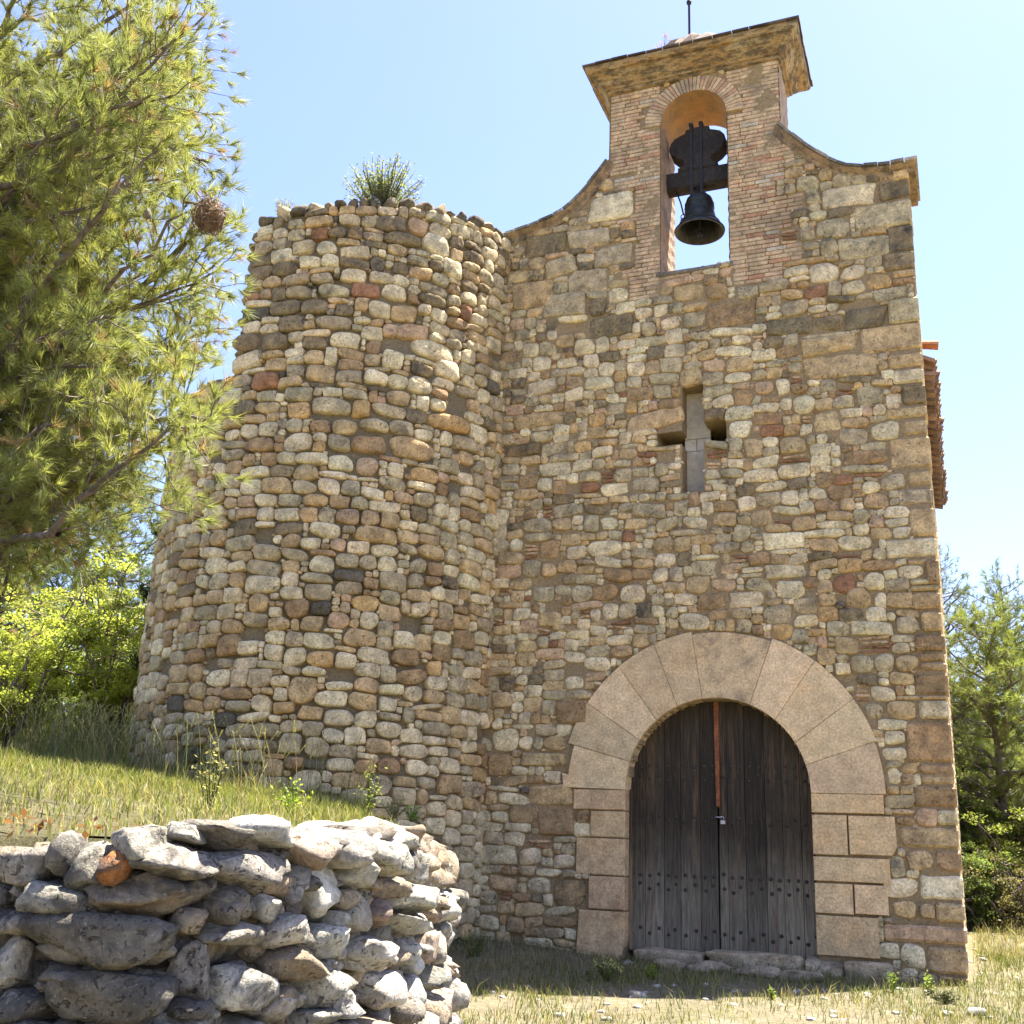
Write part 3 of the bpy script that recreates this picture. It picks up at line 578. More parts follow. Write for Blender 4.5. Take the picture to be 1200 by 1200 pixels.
for side_ in range(4):                                                        # flat tiles edging the cornice
    a, b = [((BX0 - o, -.02 - o), (BX1 + o, -.02 - o)), ((BX1 + o, -.02 - o), (BX1 + o, .86 + o)), ((BX1 + o, .86 + o), (BX0 - o, .86 + o)), ((BX0 - o, .86 + o), (BX0 - o, -.02 - o))][side_]
    a, b = np.array(a), np.array(b); L = np.linalg.norm(b - a); d = (b - a) / L; q = np.array([-d[1], d[0]]); s = 0
    while s < L - .05:
        e = min(L, s + rng.uniform(.2, .32)); j_ = rng.normal(0, .008); zt = 12.553 + rng.uniform(0, .012)
        c = np.stack([a + d * (s + .004) + q * j_, a + d * (e - .004) + q * j_, a + d * (e - .004) + q * .5, a + d * (s + .004) + q * .5])
        V = [(x, y, zt) for x, y in c] + [(x, y, zt + .028) for x, y in c]; cp.add(V, np.array([[3, 2, 1, 0], [4, 5, 6, 7], [0, 1, 5, 4], [1, 2, 6, 5], [2, 3, 7, 6], [3, 0, 4, 7]]), tuple(np.array([.085, .06, .045]) * rng.uniform(.6, 1.5)) + (.5,)); s = e
nn = 24; rows = [(1.0, 12.59), (.9, 12.64), (.74, 12.74), (.6, 12.86), (.46, 13.02), (.33, 13.16), (.2, 13.25), (.06, 13.29)]
V = []
for f, z in rows:
    for t in np.linspace(0, 2 * PI, nn, endpoint=False):
        e = 3.2 if f > .6 else 2.2; c, s_ = math.cos(t), math.sin(t)
        p = np.array([-.3 + np.sign(c) * abs(c) ** (2 / e) * 1.38 * f, .42 + np.sign(s_) * abs(s_) ** (2 / e) * .68 * f, z]); V.append(p + .015 * rng.normal(size=3))
j = np.arange(nn); k2 = (j + 1) % nn
cp.add(V, [np.concatenate([np.stack([i * nn + j, i * nn + k2, (i + 1) * nn + k2, (i + 1) * nn + j], 1) for i in range(len(rows) - 1)]), ((len(rows) - 1) * nn + j)[None]], (.30, .22, .16, .8))
cp.build('cap', M_TILE, belfry)
rd = MB(); tube(rd, [(-.38, .42, 13.1), (-.385, .42, 14.9)], .018, 8); lathe(rd, [(.018, -.05), (.04, -.02), (.04, .02), (.018, .05)], (-.383, .42, 14.0), 10)
tube(rd, [(-.66, .42, 14.62), (-.11, .42, 14.62)], .016, 8)
rd.build('iron_cross', M_DARKIRON, belfry)
# moulded coping on the two curved shoulders
for sgn, tab in ((1, SH_R), (-1, SH_L)):
    cpm = MB(); P = np.array(tab); P[:, 1] -= .0
    d = np.r_[0, np.cumsum(np.linalg.norm(np.diff(P, axis=0), axis=1))]; s = np.linspace(0, d[-1], 60); C2 = np.stack([np.interp(s, d, P[:, 0]), np.interp(s, d, P[:, 1])], 1)
    for _ in range(3): C2[1:-1] = (C2[:-2] + 2 * C2[1:-1] + C2[2:]) / 4
    T2 = nrm(np.gradient(C2, axis=0)); N2 = np.stack([-T2[:, 1], T2[:, 0]], 1)
    sec = [(.86, -.14), (-.015, -.14), (-.03, -.115), (-.035, -.09), (-.07, -.07), (-.10, -.045), (-.11, -.03), (.9, -.03)]
    ends = [0.0, 0.0] 
    V = np.array([[(c[0] + n2[0] * h, y, c[1] + n2[1] * h) for y, h in sec] for c, n2 in zip(C2, N2)])
    cpm.add(V.reshape(-1, 3), quads_grid(60, len(sec)), (.30, .21, .125, .9)); m_ = len(sec)
    cpm.add(V[0], np.arange(m_)[None], (.3, .22, .14, .7)); cpm.add(V[-1], np.arange(m_)[None], (.3, .22, .14, .7))
    s0 = -.01
    while s0 < d[-1] - .03:                                                   # edge of worn tiles on top
        s1 = min(d[-1] + .04, s0 + rng.uniform(.14, .24)); pp = []
        yo = -.125 - rng.uniform(0, .03); hh = rng.uniform(-.004, .008)
        for sv in (s0 + .004, s1 - .004):
            c = np.array([np.interp(sv, d, P[:, 0]), np.interp(sv, d, P[:, 1])]); i = min(59, int(sv / d[-1] * 59)); n2 = N2[i]
            if sv > d[-1]: c = c + T2[-1] * (sv - d[-1])
            for y, h in ((yo, -.028 + hh), (yo, .012 + hh), (.92, .012 + hh), (.92, -.028 + hh)): pp.append((c[0] + n2[0] * h, y, c[1] + n2[1] * h))
        cpm.add(pp, np.array([[0, 1, 5, 4], [1, 2, 6, 5], [2, 3, 7, 6], [3, 0, 4, 7], [0, 3, 2, 1], [4, 5, 6, 7]]), tuple(np.array([.25, .22, .17]) * rng.uniform(.5, 1.5)) + (.8,)); s0 = s1
    cpm.build('coping', M_TILE, chapel)
# arched doorway of dressed sandstone
portal = empty('door_surround', (DCX, 0, 0)); portal.parent = chapel; portal.matrix_parent_inverse = parent_inv(chapel)
JT = [((-1.9, 2.02), (-1.175, 1.80)), ((-1.80, 2.31), (-1.13, 2.13)), ((-1.70, 2.87), (-1.01, 2.40)), ((-1.28, 3.33), (-.78, 2.65)), ((-.80, 3.58), (-.51, 2.82)), ((-.32, 3.75), (-.19, 2.90)), ((.69, 3.63), (.40, 2.83)), ((1.18, 3.33), (.69, 2.63)), ((1.62, 2.88), (.93, 2.37)), ((1.87, 2.39), (1.06, 2.11)), ((1.94, 1.79), (1.09, 1.79))]
def dress(): return tuple(np.array([.66, .485, .275]) * rng.uniform(.86, 1.12) * (1 + rng.normal(0, .012, 3)))
ang = lambda p: math.atan2(p[1] - DSP, p[0] - DCX)
angs = [(ang(o_), ang(i_)) for o_, i_ in JT]; angs[0] = (PI - .06, PI)
angs[-1] = (0.0, 0.0)
for i in range(len(angs) - 1):
    (ao, ai), (bo, bi) = angs[i], angs[i + 1]; g = .002; ro = 1.99 + rng.uniform(-.03, .02); ro = 1.9 if i == 0 else ro
    pl = [(DCX + ro * math.cos(t), DSP + ro * math.sin(t)) for t in np.linspace(ao - g / 2, bo + g / 2, 8)] + [(DCX + DR * math.cos(t), DSP + DR * math.sin(t)) for t in np.linspace(bi + g, ai - g, 8)]
    if i == 0: pl[0] = (-2.0, 1.80); pl.insert(1, (-2.02, 1.98))
    v = MB(); al = .95 if i == 5 else .08; prism(v, pl, -.05 - rng.uniform(0, .004), .3, .005, dress() + (.6 if i == 5 else .12,))
    ob = v.build('voussoir', M_DRESSED, portal)
    if i == 5: ob['label'] = 'wide keystone streaked with black lichen'
for x0, z0, z1 in JL:
    v = MB(); xr = DCX - DR + (0 if z0 > 0 else rng.uniform(0, .01)); pl = [(x0, z0 + .003), (xr, z0 + .003), (xr, z1 - .003), (x0, z1 - .003)]
    if z0 < 0: pl = [(x0, z0), (xr - .04, z0), (xr - .0, .05), (xr, z1 - .006), (x0 + .03, z1 - .006)]
    prism(v, pl, -.04 - rng.uniform(0, .012), .3, .01, tuple(np.array(dress()) * (.92, .85, .8)) + (.3,)); v.build('jamb_stone', M_DRESSED, portal)
for x0, x1, z0, z1 in JR:
    v = MB(); x0 = DCX + DR if x0 < 1.2 else x0; pl = [(x0, z0 + .003), (x1, z0 + .003), (x1, z1 - .003), (x0, z1 - .003)]
    if x1 > 1.95: pl = [(x0, z0 + .005), (x1 - .06, z0 + .005), (x1, z0 + .1), (x1 - .01, z1 - .005), (x0, z1 - .005)]
    prism(v, pl, -.045 - rng.uniform(0, .006), .3, .006, tuple(np.array(dress()) * (.98, .95, .9)) + (.12,)); v.build('jamb_stone', M_DRESSED, portal)
# door: two leaves of nailed planks
for lf in (0, 1):
    dm = MB(); xa, xb = (DCX - DR - .03, -.075) if lf == 0 else (-.06, DCX + DR + .03); wds = np.array([1.0, 1.05, .92, 1.1, .95]) if lf == 0 else np.array([.5, 1.0, 1.12, .95, 1.0, .9]); e = xa + (xb - xa) * np.r_[0, np.cumsum(wds) / wds.sum()]
    topz = lambda x: DSP + math.sqrt(max(0.0, (DR + .05) ** 2 - (x - DCX) ** 2))
    for a, b in zip(e[:-1], e[1:]):
        xs = np.linspace(b - .002, a + .002, 6); pl = [(a + .002, -.12), (b - .002, -.12)] + [(x, topz(x)) for x in xs]
        prism(dm, pl, .225 + rng.uniform(0, .006), .27, .004, tuple(np.ones(3) * rng.uniform(.6, 1.5)) + (0,))
    door = dm.build('door_leaf', M_DOOR, chapel)
    for zr, two in ((.10, 1), (.62, 1), (.78, 0), (1.42, 1), (1.93, 1), (2.1, 0)):
        for a, b in zip(e[:-1], e[1:]):
            for fx, dz in (((.25, .0), (.72, .06 if two else 0)) if b - a > .15 else ((.5, .03),)):
                x = a + (b - a) * fx
                if zr + dz > topz(x) - .12: continue
                st = MB(); lathe(st, [(.024, 0), (.021, .009), (.012, .016), (.001, .018)], (0, 0, 0), 8); st.V[-1] = np.stack([x + rng.normal(0, .006) + st.V[-1][:, 0], .229 - st.V[-1][:, 2], zr + dz + rng.normal(0, .006) + st.V[-1][:, 1]], 1); st.build('nail_stud', M_IRON, door)
cs = MB(); prism(cs, [(-.085, 1.62), (-.04, 1.60), (-.042, 2.94), (-.105, 2.94)], .195, .232, .004, (1, 1, 1, 0)); cs.build('cover_strip', M_ORANGEWOOD, chapel)
pk = MB(); box(pk, (-.035, .165, 1.40), (.03, .195, 1.455), bev=.008); tube(pk, [(-.02, .18, 1.455), (-.02, .18, 1.485), (-.005, .18, 1.5), (.01, .18, 1.485), (.01, .18, 1.455)], .007, 6)
tube(pk, [(-.11, .2, 1.475), (-.08, .185, 1.49), (-.04, .18, 1.485), (-.005, .18, 1.497)], .009, 6); pk.build('padlock', M_STEEL, chapel)
fr = MB(); box(fr, (DCX - DR + .003, .15, -.1), (DCX - DR + .04, .222, 1.8), (1.5, 1.3, 1.1, 0), bev=.006); fr.build('door_post', M_DOOR, chapel)
# cross window closed by grey slabs
wn = MB()
for a, b in (((-.47, 5.6), (-.11, 6.34)), ((-.30, 6.346), (-.11, 6.52)), ((-.47, 6.346), (-.306, 6.52)), ((-.47, 6.526), (-.11, 7.3))):
    dk = .25 if a[0] < -.6 or a[0] > -.11 else 1.0
    box(wn, (a[0], .30, a[1]), (b[0], .36, b[1]), (1, 1, 1, 0), bev=.006)
wn.build('cross_window', M_SLAB, chapel)
# doorstep
ds = MB()
for x0, x1, z0, z1, y0 in ((-1.0, -.19, -.34, -.07, -.24), (-.17, .92, -.34, -.045, -.26), (.945, 1.37, -.34, -.05, -.2), (1.39, 1.9, -.34, -.05, -.12)):
    n = 12; rock(ds, ((x0 + x1) / 2, (y0 + .3) / 2, (z0 + z1) / 2), ((x1 - x0) / 2 * 1.03, (.3 - y0) / 2 * 1.05, (z1 - z0) / 2 * 1.12), rng, tuple(np.array([.40, .31, .19]) * rng.uniform(.9, 1.1)) + (.4,), n=(17, 32), rough=.05, cuts=3, e=(.12, .25))
ds.build('doorstep', M_STONE, chapel)
# ------------------------------------------------------------------ round tower
TCX, TCY, TR = -5.800, .4, 2.7
tower = tag(empty('round_tower', (TCX, TCY, .8)), 'ruined round tower of cobbles joined to the left of the chapel front', 'tower')
TOPT = [(-260, 6.9), (-160, 7.05), (-122, 7.03), (-98.6, 7.1), (-97.8, 7.5), (-97.2, 8.2), (-96.6, 8.8), (-95.8, 9.40), (-88, 9.53), (-77, 9.57), (-64, 9.65), (-43, 9.78), (-29, 9.83), (-14, 9.95), (60, 9.95)]
def ttop(s): return float(np.interp(math.degrees(s / TR), [a for a, _ in TOPT], [b for _, b in TOPT]))
tmap = lambda s, z, n: np.stack([TCX + (TR + n) * np.cos(s / TR), TCY + (TR + n) * np.sin(s / TR), z + 0 * s], -1)
tw = MB(); S0, S1 = math.radians(-235) * TR, math.radians(-7) * TR
ss = np.linspace(math.radians(-260) * TR, math.radians(40) * TR, 300); vs = np.linspace(0, 1, 180)
tops = np.array([ttop(s) for s in ss]); SS = np.repeat(ss[:, None], 180, 1); ZZ = -.3 + vs[None] * (tops[:, None] + .3)
nn_ = -.04 + .02 * vnoise(np.stack([SS, ZZ], -1), 31, 1.7, 4); tw.add(tmap(SS, ZZ, nn_).reshape(-1, 3), quads_grid(300, 180), mat=0, smooth=True)
ri = np.linspace(-.03, -.72, 8); V = np.array([[tmap(np.array(s), tp + .03 * rng.normal(), np.array(r)) for r in ri] for s, tp in zip(ss, tops)]); tw.add(V.reshape(-1, 3), quads_grid(300, 8), mat=0)
V = np.stack([tmap(ss, np.full(300, 4.0), np.full(300, -.72)), tmap(ss, tops, np.full(300, -.72))], 1); tw.add(V.reshape(-1, 3), quads_grid(300, 2), mat=0)
t = np.linspace(0, 2 * PI, 48, endpoint=False); tw.add(np.stack([TCX + 2.3 * np.cos(t), TCY + 2.3 * np.sin(t), np.full(48, 6.6)], 1), np.arange(48)[None], mat=0)
TS = [(-2.13,9.48,0.31,0.26,'P'),(-1.83,9.26,0.44,0.3,'w'),(-2.8,8.32,0.39,0.24,'R'),(-1.28,8.37,0.22,0.26,'R'),(-2.09,7.81,0.46,0.25,'P'),(-4.08,6.95,0.41,0.27,'R'),(-2.72,6.56,0.26,0.24,'O'),(-3.55,6.5,0.33,0.24,'O'),(-1.43,6.61,0.72,0.25,'O'),(-3.12,6.57,0.52,0.26,'G'),(-2.34,6.59,0.47,0.2,'G'),(-2.92,6.28,0.33,0.24,'T'),(-2.52,6.35,0.39,0.2,'G'),(-3.51,6.04,0.38,0.27,'W'),(-1.99,6.11,0.64,0.32,'T'),(-2.58,6.07,0.48,0.26,'B'),(-2.58,5.76,0.32,0.26,'P'),(-2.93,5.77,0.34,0.23,'W'),(-4.48,7.58,0.47,0.28,'D'),(-4.01,7.53,0.43,0.25,'D'),(-4.44,7.29,0.49,0.25,'W'),(-3.19,7.8,0.51,0.21,'G'),(-3.48,8.03,0.38,0.24,'D'),(-3.91,8.04,0.44,0.23,'D'),(-4.48,8.28,0.34,0.16,'R'),(-2.58,8.05,0.31,0.28,'W'),(-2.98,8.53,0.37,0.21,'W'),(-3.24,8.28,0.47,0.2,'G'),(-2.6,8.55,0.34,0.19,'W'),(-2.4,8.35,0.37,0.23,'W'),(-2.24,8.06,0.36,0.27,'T'),(-3.55,9.37,0.42,0.2,'T'),(-3.1,9.4,0.34,0.19,'G'),(-2.52,9.42,0.44,0.25,'D'),(-3.26,9.19,0.28,0.17,'D'),(-2.34,9.21,0.54,0.2,'D'),(-3.73,8.96,0.34,0.23,'G'),(-3.39,8.95,0.29,0.22,'W'),(-3.61,8.72,0.33,0.2,'W'),(-1.77,7.61,0.69,0.28,'W'),(-1.53,7.38,0.38,0.28,'W'),(-1.94,7.04,0.36,0.28,'W'),(-2.56,7.04,0.33,0.22,'w'),(-3.01,7.54,0.43,0.23,'W'),(-3.3,7.03,0.43,0.25,'T'),(-2.35,7.34,0.32,0.28,'W'),(-2.38,4.84,0.54,0.24,'T'),(-2.77,5.05,0.3,0.23,'P'),(-3.14,2.79,0.34,0.36,'T'),(-4.11,2.39,0.35,0.19,'K'),(-3.87,2.27,0.37,0.19,'G'),(-4.53,1.97,0.44,0.21,'K'),(-2.9,2.1,0.33,0.25,'G'),(-3.23,2.13,0.29,0.25,'G'),(-2.67,2.47,0.38,0.21,'W'),(-2.72,2.25,0.27,0.2,'w'),(-2.95,3.18,0.36,0.21,'O'),(-1.86,3.3,0.41,0.22,'B'),(-1.78,3.06,0.42,0.22,'B'),(-2.49,3.48,0.44,0.23,'T'),(-2.78,3.68,0.3,0.22,'P'),(-3.0,3.82,0.26,0.2,'K'),(-4.18,3.33,0.35,0.3,'B'),(-3.31,3.81,0.35,0.24,'B'),(-0.98,3.65,0.42,0.26,'B'),(-1.35,3.42,0.33,0.22,'B'),(-2.91,1.89,0.28,0.13,'K'),(-2.0,1.93,0.3,0.23,'B'),(-2.15,2.16,0.33,0.2,'T'),(-1.73,2.85,0.28,0.2,'W'),(-2.07,2.68,0.23,0.2,'w'),(-1.09,1.77,0.41,0.26,'T'),(-1.47,1.76,0.27,0.17,'G'),(-3.1,3.62,0.29,0.2,'T'),(-3.9,3.3,0.31,0.18,'W'),(-3.55,3.24,0.26,0.21,'W'),(-2.7,2.86,0.36,0.12,'W'),(-2.6,4.65,0.29,0.19,'W'),(-3.21,4.66,0.26,0.17,'W'),(-3.56,5.04,0.35,0.19,'W'),(-3.82,3.87,0.29,0.25,'T'),(-3.35,2.56,0.29,0.15,'O'),(-3.02,2.51,0.31,0.17,'T'),(-4.61,2.58,0.37,0.17,'O'),(-3.94,2.57,0.34,0.15,'G')]
nS, nZ = int((S1 - S0) / .02), int(10.4 / .02); tb = np.zeros((nS, nZ), bool); cs_, cz2 = S0 + (np.arange(nS) + .5) * .02, -.1 + (np.arange(nZ) + .5) * .02
for s, z, ww, h, k in TS:
    a, b = np.searchsorted(cs_, [s - ww / 2, s + ww / 2]); c, d = np.searchsorted(cz2, [z - h / 2, z + h / 2])
    if tb[a:b, c:d].mean() > .3: continue
    tb[a:b, c:d] = True; dome(tw, tmap, s, z, ww - .012, h - .012, rng.uniform(.045, .075), rng, pal(k, rng), M=20)
def tww(s, z): return rng.uniform(.07, .13) if rng.random() < .15 else rng.uniform(.21, .44)
def thh(s, z): return rng.uniform(.14, .235)
def tower_kind(s, z, ww):
    top = np.clip((z - 6) / 3.5, 0, 1); left = np.clip((-s / TR - 1.2) / 1.2, 0, 1)
    p = dict(W=.33 - .08 * left, G=.30, T=.20 + .08 * left, B=.06, P=.015, D=.04 + .22 * top + .04 * left, R=.002, O=.01, K=.006)
    if ww < .13: p['W'] += .12; p['P'] += .05
    if z < 6 and s > -2.2: p['W'] += .1
    ks = list(p); pv = np.array([p[q] for q in ks]); return rng.choice(ks, p=pv / pv.sum())
for s, z, ww, h in pack(S0, S1, -.1, ttop, tb, tww, thh, rng):
    sm = ww < .13 or h < .08
    if rng.random() < (.03 if not sm else .12): continue
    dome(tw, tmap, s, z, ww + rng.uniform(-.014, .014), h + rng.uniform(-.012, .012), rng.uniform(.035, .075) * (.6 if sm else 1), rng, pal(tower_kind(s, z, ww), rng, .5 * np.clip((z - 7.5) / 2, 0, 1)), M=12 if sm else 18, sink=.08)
    if not sm and rng.random() < .45: dome(tw, tmap, s + rng.choice([-1, 1]) * ww / 2, z + rng.choice([-1, 1]) * h / 2, rng.uniform(.04, .08), rng.uniform(.03, .06), .015, rng, pal(rng.choice(['W', 'T', 'P', 'G', 'B']), rng), M=8, K=(0, .6, .95, 1.05))
tw.build('tower_wall', [M_MORTAR_T, M_STONE], tower)
tc = MB()
for lay in (0, 1):                                                            # loose stones left along the broken rim
    a = -95.5
    while a < -8:
        wv = rng.uniform(.13, .3); a += math.degrees(wv / TR) * .5; s = math.radians(a) * TR; hz = rng.uniform(.07, .13)
        rock(tc, (0, 0, 0), (rng.uniform(.12, .2), wv * .52, hz), rng, pal(rng.choice(['D', 'K', 'D', 'K', 'G']), rng, .6), ax=rotz(s / TR).tolist(), mapf=lambda P: P + tmap(np.array(s), np.array(ttop(s) + .02 + rng.uniform(0, .03)), np.array(-.1 - lay * .33 + rng.normal(0, .02))))
        a += math.degrees(wv / TR) * .5
a = -100.0
while a > -215:
    wv = rng.uniform(.15, .3); a -= math.degrees(wv / TR) * .55; s = math.radians(a) * TR
    rock(tc, (0, 0, 0), (rng.uniform(.14, .25), wv * .55, rng.uniform(.07, .13)), rng, pal(rng.choice(['D', 'D', 'B', 'K']), rng, .3), ax=rotz(s / TR).tolist(), mapf=lambda P: P + tmap(np.array(s), np.array(ttop(s) + .0), np.array(-.14 + rng.normal(0, .03))))
    a -= math.degrees(wv / TR) * .5
for z in np.arange(7.25, 9.4, .17):                                            # broken end of the upper wall
    for r in (-.1, -.35, -.6):
        s = math.radians(-97.2) * TR; rock(tc, (0, 0, 0), (.15, .1, .085), rng, pal(rng.choice(['D', 'D', 'B', 'G']), rng, .4), ax=rotz(s / TR).tolist(), mapf=lambda P: P + tmap(np.array(s), np.array(z), np.array(r + rng.normal(0, .02))))
tc.build('rim_stones', M_STONE, tower)
# ------------------------------------------------------------------ dry stone retaining wall
DRY = [(6.34,0.86,0.16,0.09,'G'),(6.45,0.89,0.06,0.1,'G'),(6.51,0.86,0.1,0.11,'G'),(6.6,0.87,0.08,0.07,'U'),(6.66,0.93,0.16,0.08,'G'),(6.8,0.96,0.12,0.05,'w'),(6.77,0.89,0.22,0.09,'G'),(6.92,0.96,0.16,0.07,'D'),(7.1,0.97,0.2,0.09,'w'),(6.68,0.8,0.28,0.1,'T'),(6.44,0.78,0.16,0.09,'G'),(6.34,0.72,0.16,0.09,'G'),(6.59,0.68,0.42,0.12,'D'),(6.87,0.82,0.1,0.08,'G'),(7.02,0.88,0.28,0.11,'G'),(6.96,0.79,0.16,0.09,'D'),(6.98,0.71,0.2,0.06,'G'),(6.84,0.73,0.08,0.08,'T'),(7.1,0.77,0.12,0.08,'W'),(6.31,0.62,0.1,0.11,'W'),(6.46,0.57,0.12,0.06,'W'),(6.65,0.56,0.3,0.12,'D'),(6.88,0.59,0.12,0.16,'G'),(7.01,0.66,0.18,0.1,'G'),(7.04,0.57,0.2,0.12,'w'),(6.36,0.52,0.2,0.09,'D'),(7.19,0.7,0.18,0.08,'W'),(7.28,0.6,0.24,0.1,'T'),(7.27,0.93,0.18,0.1,'P'),(7.49,0.94,0.22,0.1,'W'),(7.23,0.84,0.14,0.12,'G'),(7.38,0.81,0.16,0.13,'W'),(7.56,0.86,0.16,0.1,'W'),(7.31,0.73,0.14,0.12,'w'),(7.45,0.65,0.18,0.1,'W'),(7.73,0.92,0.26,0.12,'W'),(7.94,0.99,0.44,0.1,'W'),(6.95,0.5,0.14,0.04,'W'),(7.21,0.53,0.1,0.04,'T'),(7.44,0.54,0.16,0.12,'G'),(7.2,0.49,0.12,0.07,'W'),(7.85,0.82,0.26,0.08,'T'),(8.06,0.78,0.36,0.1,'W'),(8.09,0.68,0.5,0.07,'W'),(7.62,0.73,0.12,0.12,'W'),(7.69,0.62,0.18,0.1,'W'),(7.88,0.49,0.32,0.11,'w'),(7.58,0.47,0.2,0.12,'w'),(8.8,0.95,0.92,0.11,'P'),(8.68,0.84,0.68,0.1,'T')]
drywall = tag(empty('dry_stone_wall', (float(DQ[340][0]), float(DQ[340][1]), -.45)), 'curved dry stone retaining wall of rough grey boulders below the grassy bank', 'stone wall')
rng = np.random.default_rng(5)
DTOP = [(0, .9), (6.1, .90), (6.6, .94), (7.0, .975), (7.5, 1.0), (8.0, 1.04), (8.5, 1.02), (9.0, .96), (9.4, .94), (11, .97), (14, 1.12), (17.6, 1.32)]
dtop = lambda s: float(np.interp(s, [a for a, _ in DTOP], [b for _, b in DTOP]))
def dframe(s):
    i = int(np.clip(round(s / .02), 0, len(DS) - 1)); return DQ[i], DT[i], DN[i]
core = MB(); cs = np.linspace(3.0, 17.6, 160); V = []
for s in cs:
    q, t_, n_ = dframe(s); g = -.95
    V += [(*(q - n_ * .13), g), (*(q - n_ * .13), dtop(s) - .1)]
core.add(V, quads_grid(160, 2), smooth=False); core.build('earth_core', M_EARTH, drywall)
D0, D1, DZ0 = 3.2, 17.4, -.8
nb = int((D1 - D0) / .02); db = np.zeros((nb, int(2.6 / .02)), bool); dcs, dcz = D0 + (np.arange(nb) + .5) * .02, DZ0 + (np.arange(130) + .5) * .02
lst = []
for s, z, ww, h, k in DRY:
    a, b = np.searchsorted(dcs, [s - ww / 2, s + ww / 2]); c, d = np.searchsorted(dcz, [z - h / 2, z + h / 2])
    if db[a:b, c:d].mean() > .35: continue
    db[a:b, c:d] = True; lst.append((s, z, ww, h, k))
big = lambda s: 1.0 if s < 7.2 else .8
for s, z, ww, h in pack(D0, D1, DZ0, dtop, db, lambda s, z: rng.uniform(.14, .36) * big(s) if rng.random() > .18 else rng.uniform(.06, .12), lambda s, z: rng.uniform(.08, .15), rng):
    lst.append((s, z, ww, h, rng.choice(['G', 'D', 'W', 'T', 'w', 'P'], p=[.34, .14, .28, .12, .06, .06])))
s = 5.0
while s < 17.3:                                                               # second row behind the top course
    ww = rng.uniform(.14, .28); lst.append((s + ww / 2, dtop(s) - .05 + rng.uniform(-.03, .01), ww, rng.uniform(.08, .13), rng.choice(['G', 'W', 'w', 'D']) + 'b')); s += ww
def seen(e):
    s, z, ww, h, k = e
    if s < 6.0 or s > 9.3: return -1
    q, _, _ = dframe(s); return ww * h / ((q[0] - CAM[0]) ** 2 + (q[1] - CAM[1]) ** 2) * (.3 if z < .35 else 1) * (.3 if 'b' in k else 1) * (.01 if 'f' in k else 1)
for s, z, ww, h in pack(D0 + 1.8, 11, DZ0, dtop, np.zeros_like(db), lambda s, z: rng.uniform(.08, .16), lambda s, z: rng.uniform(.06, .10), rng): lst.append((s, z, ww, h, rng.choice(['G', 'D', 'T']) + 'f'))
lst.sort(key=seen, reverse=True); rest = MB()
DPAL = dict(W=(.42, .39, .32), w=(.48, .45, .38), G=(.34, .31, .25), T=(.34, .27, .18), D=(.215, .19, .15), P=(.36, .275, .2), U=(.33, .13, .04))
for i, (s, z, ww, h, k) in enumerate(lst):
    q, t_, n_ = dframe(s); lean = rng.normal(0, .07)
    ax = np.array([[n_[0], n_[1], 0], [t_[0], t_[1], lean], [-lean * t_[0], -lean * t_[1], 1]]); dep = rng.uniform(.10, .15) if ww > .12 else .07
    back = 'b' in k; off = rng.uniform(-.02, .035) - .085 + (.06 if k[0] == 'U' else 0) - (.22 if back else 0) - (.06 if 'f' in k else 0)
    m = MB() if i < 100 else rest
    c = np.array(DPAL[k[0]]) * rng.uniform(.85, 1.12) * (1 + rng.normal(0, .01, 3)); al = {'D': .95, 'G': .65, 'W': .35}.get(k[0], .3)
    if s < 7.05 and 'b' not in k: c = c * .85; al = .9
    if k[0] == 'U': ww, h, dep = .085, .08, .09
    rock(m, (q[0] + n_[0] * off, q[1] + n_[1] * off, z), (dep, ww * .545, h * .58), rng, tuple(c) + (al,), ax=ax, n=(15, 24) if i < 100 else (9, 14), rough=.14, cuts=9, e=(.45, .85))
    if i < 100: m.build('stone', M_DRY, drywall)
tag(rest.build('small_stones', M_DRY, drywall), kind='stuff')
# ------------------------------------------------------------------ bell hanging in the arch
bell = tag(empty('church_bell', (-.26, .45, 9.62)), 'dark bronze bell on a wooden yoke hanging in the gable arch', 'bell')
b = MB(); prof = [(.365, 0), (.372, .025), (.35, .06), (.31, .13), (.27, .2), (.238, .3), (.218, .42), (.21, .54), (.205, .62), (.188, .69), (.15, .735), (.09, .755), (.0, .76)]
prof = [(r_, z_ * .8) for r_, z_ in prof]; lathe(b, prof, (-.26, .45, 9.84), 40); lathe(b, [(.365, 0), (.33, .01), (.25, .13), (.2, .28), (.18, .46), (.0, .52)], (-.26, .45, 9.84), 40)
for z_, r_ in ((.35, .297), (.62, .216), (.68, .212)): lathe(b, [(r_ - .004, -.01), (r_ + .007, 0), (r_ - .004, .01)], (-.26, .45, 9.62 + z_), 40)
b.build('bell_body', M_BRONZE, bell)
y_ = MB(); half = [(.30, 10.86), (.30, 10.93), (.24, 10.95), (.215, 11.0), (.235, 11.05), (.33, 11.10), (.405, 11.18), (.43, 11.28), (.41, 11.38), (.345, 11.46), (.25, 11.50), (.19, 11.52), (.18, 11.58), (.0, 11.60)]
pl = [(-.26 + x, z) for x, z in half] + [(-.26 - x, z) for x, z in half[::-1][1:]]; prism(y_, pl, .33, .57, .02); y_.build('yoke', M_OLDWOOD, bell)
m = MB(); rock(m, (-.245, .45, 10.72), (.56, .12, .165), rng, (1, 1, 1, 0), n=(11, 18), rough=.02, cuts=0); m.V[-1] = m.V[-1] * [1, 1, 1]; box(m, (-.79, .33, 10.57), (.30, .57, 10.87), bev=.03); m.build('beam', M_OLDWOOD, bell)
m = MB()
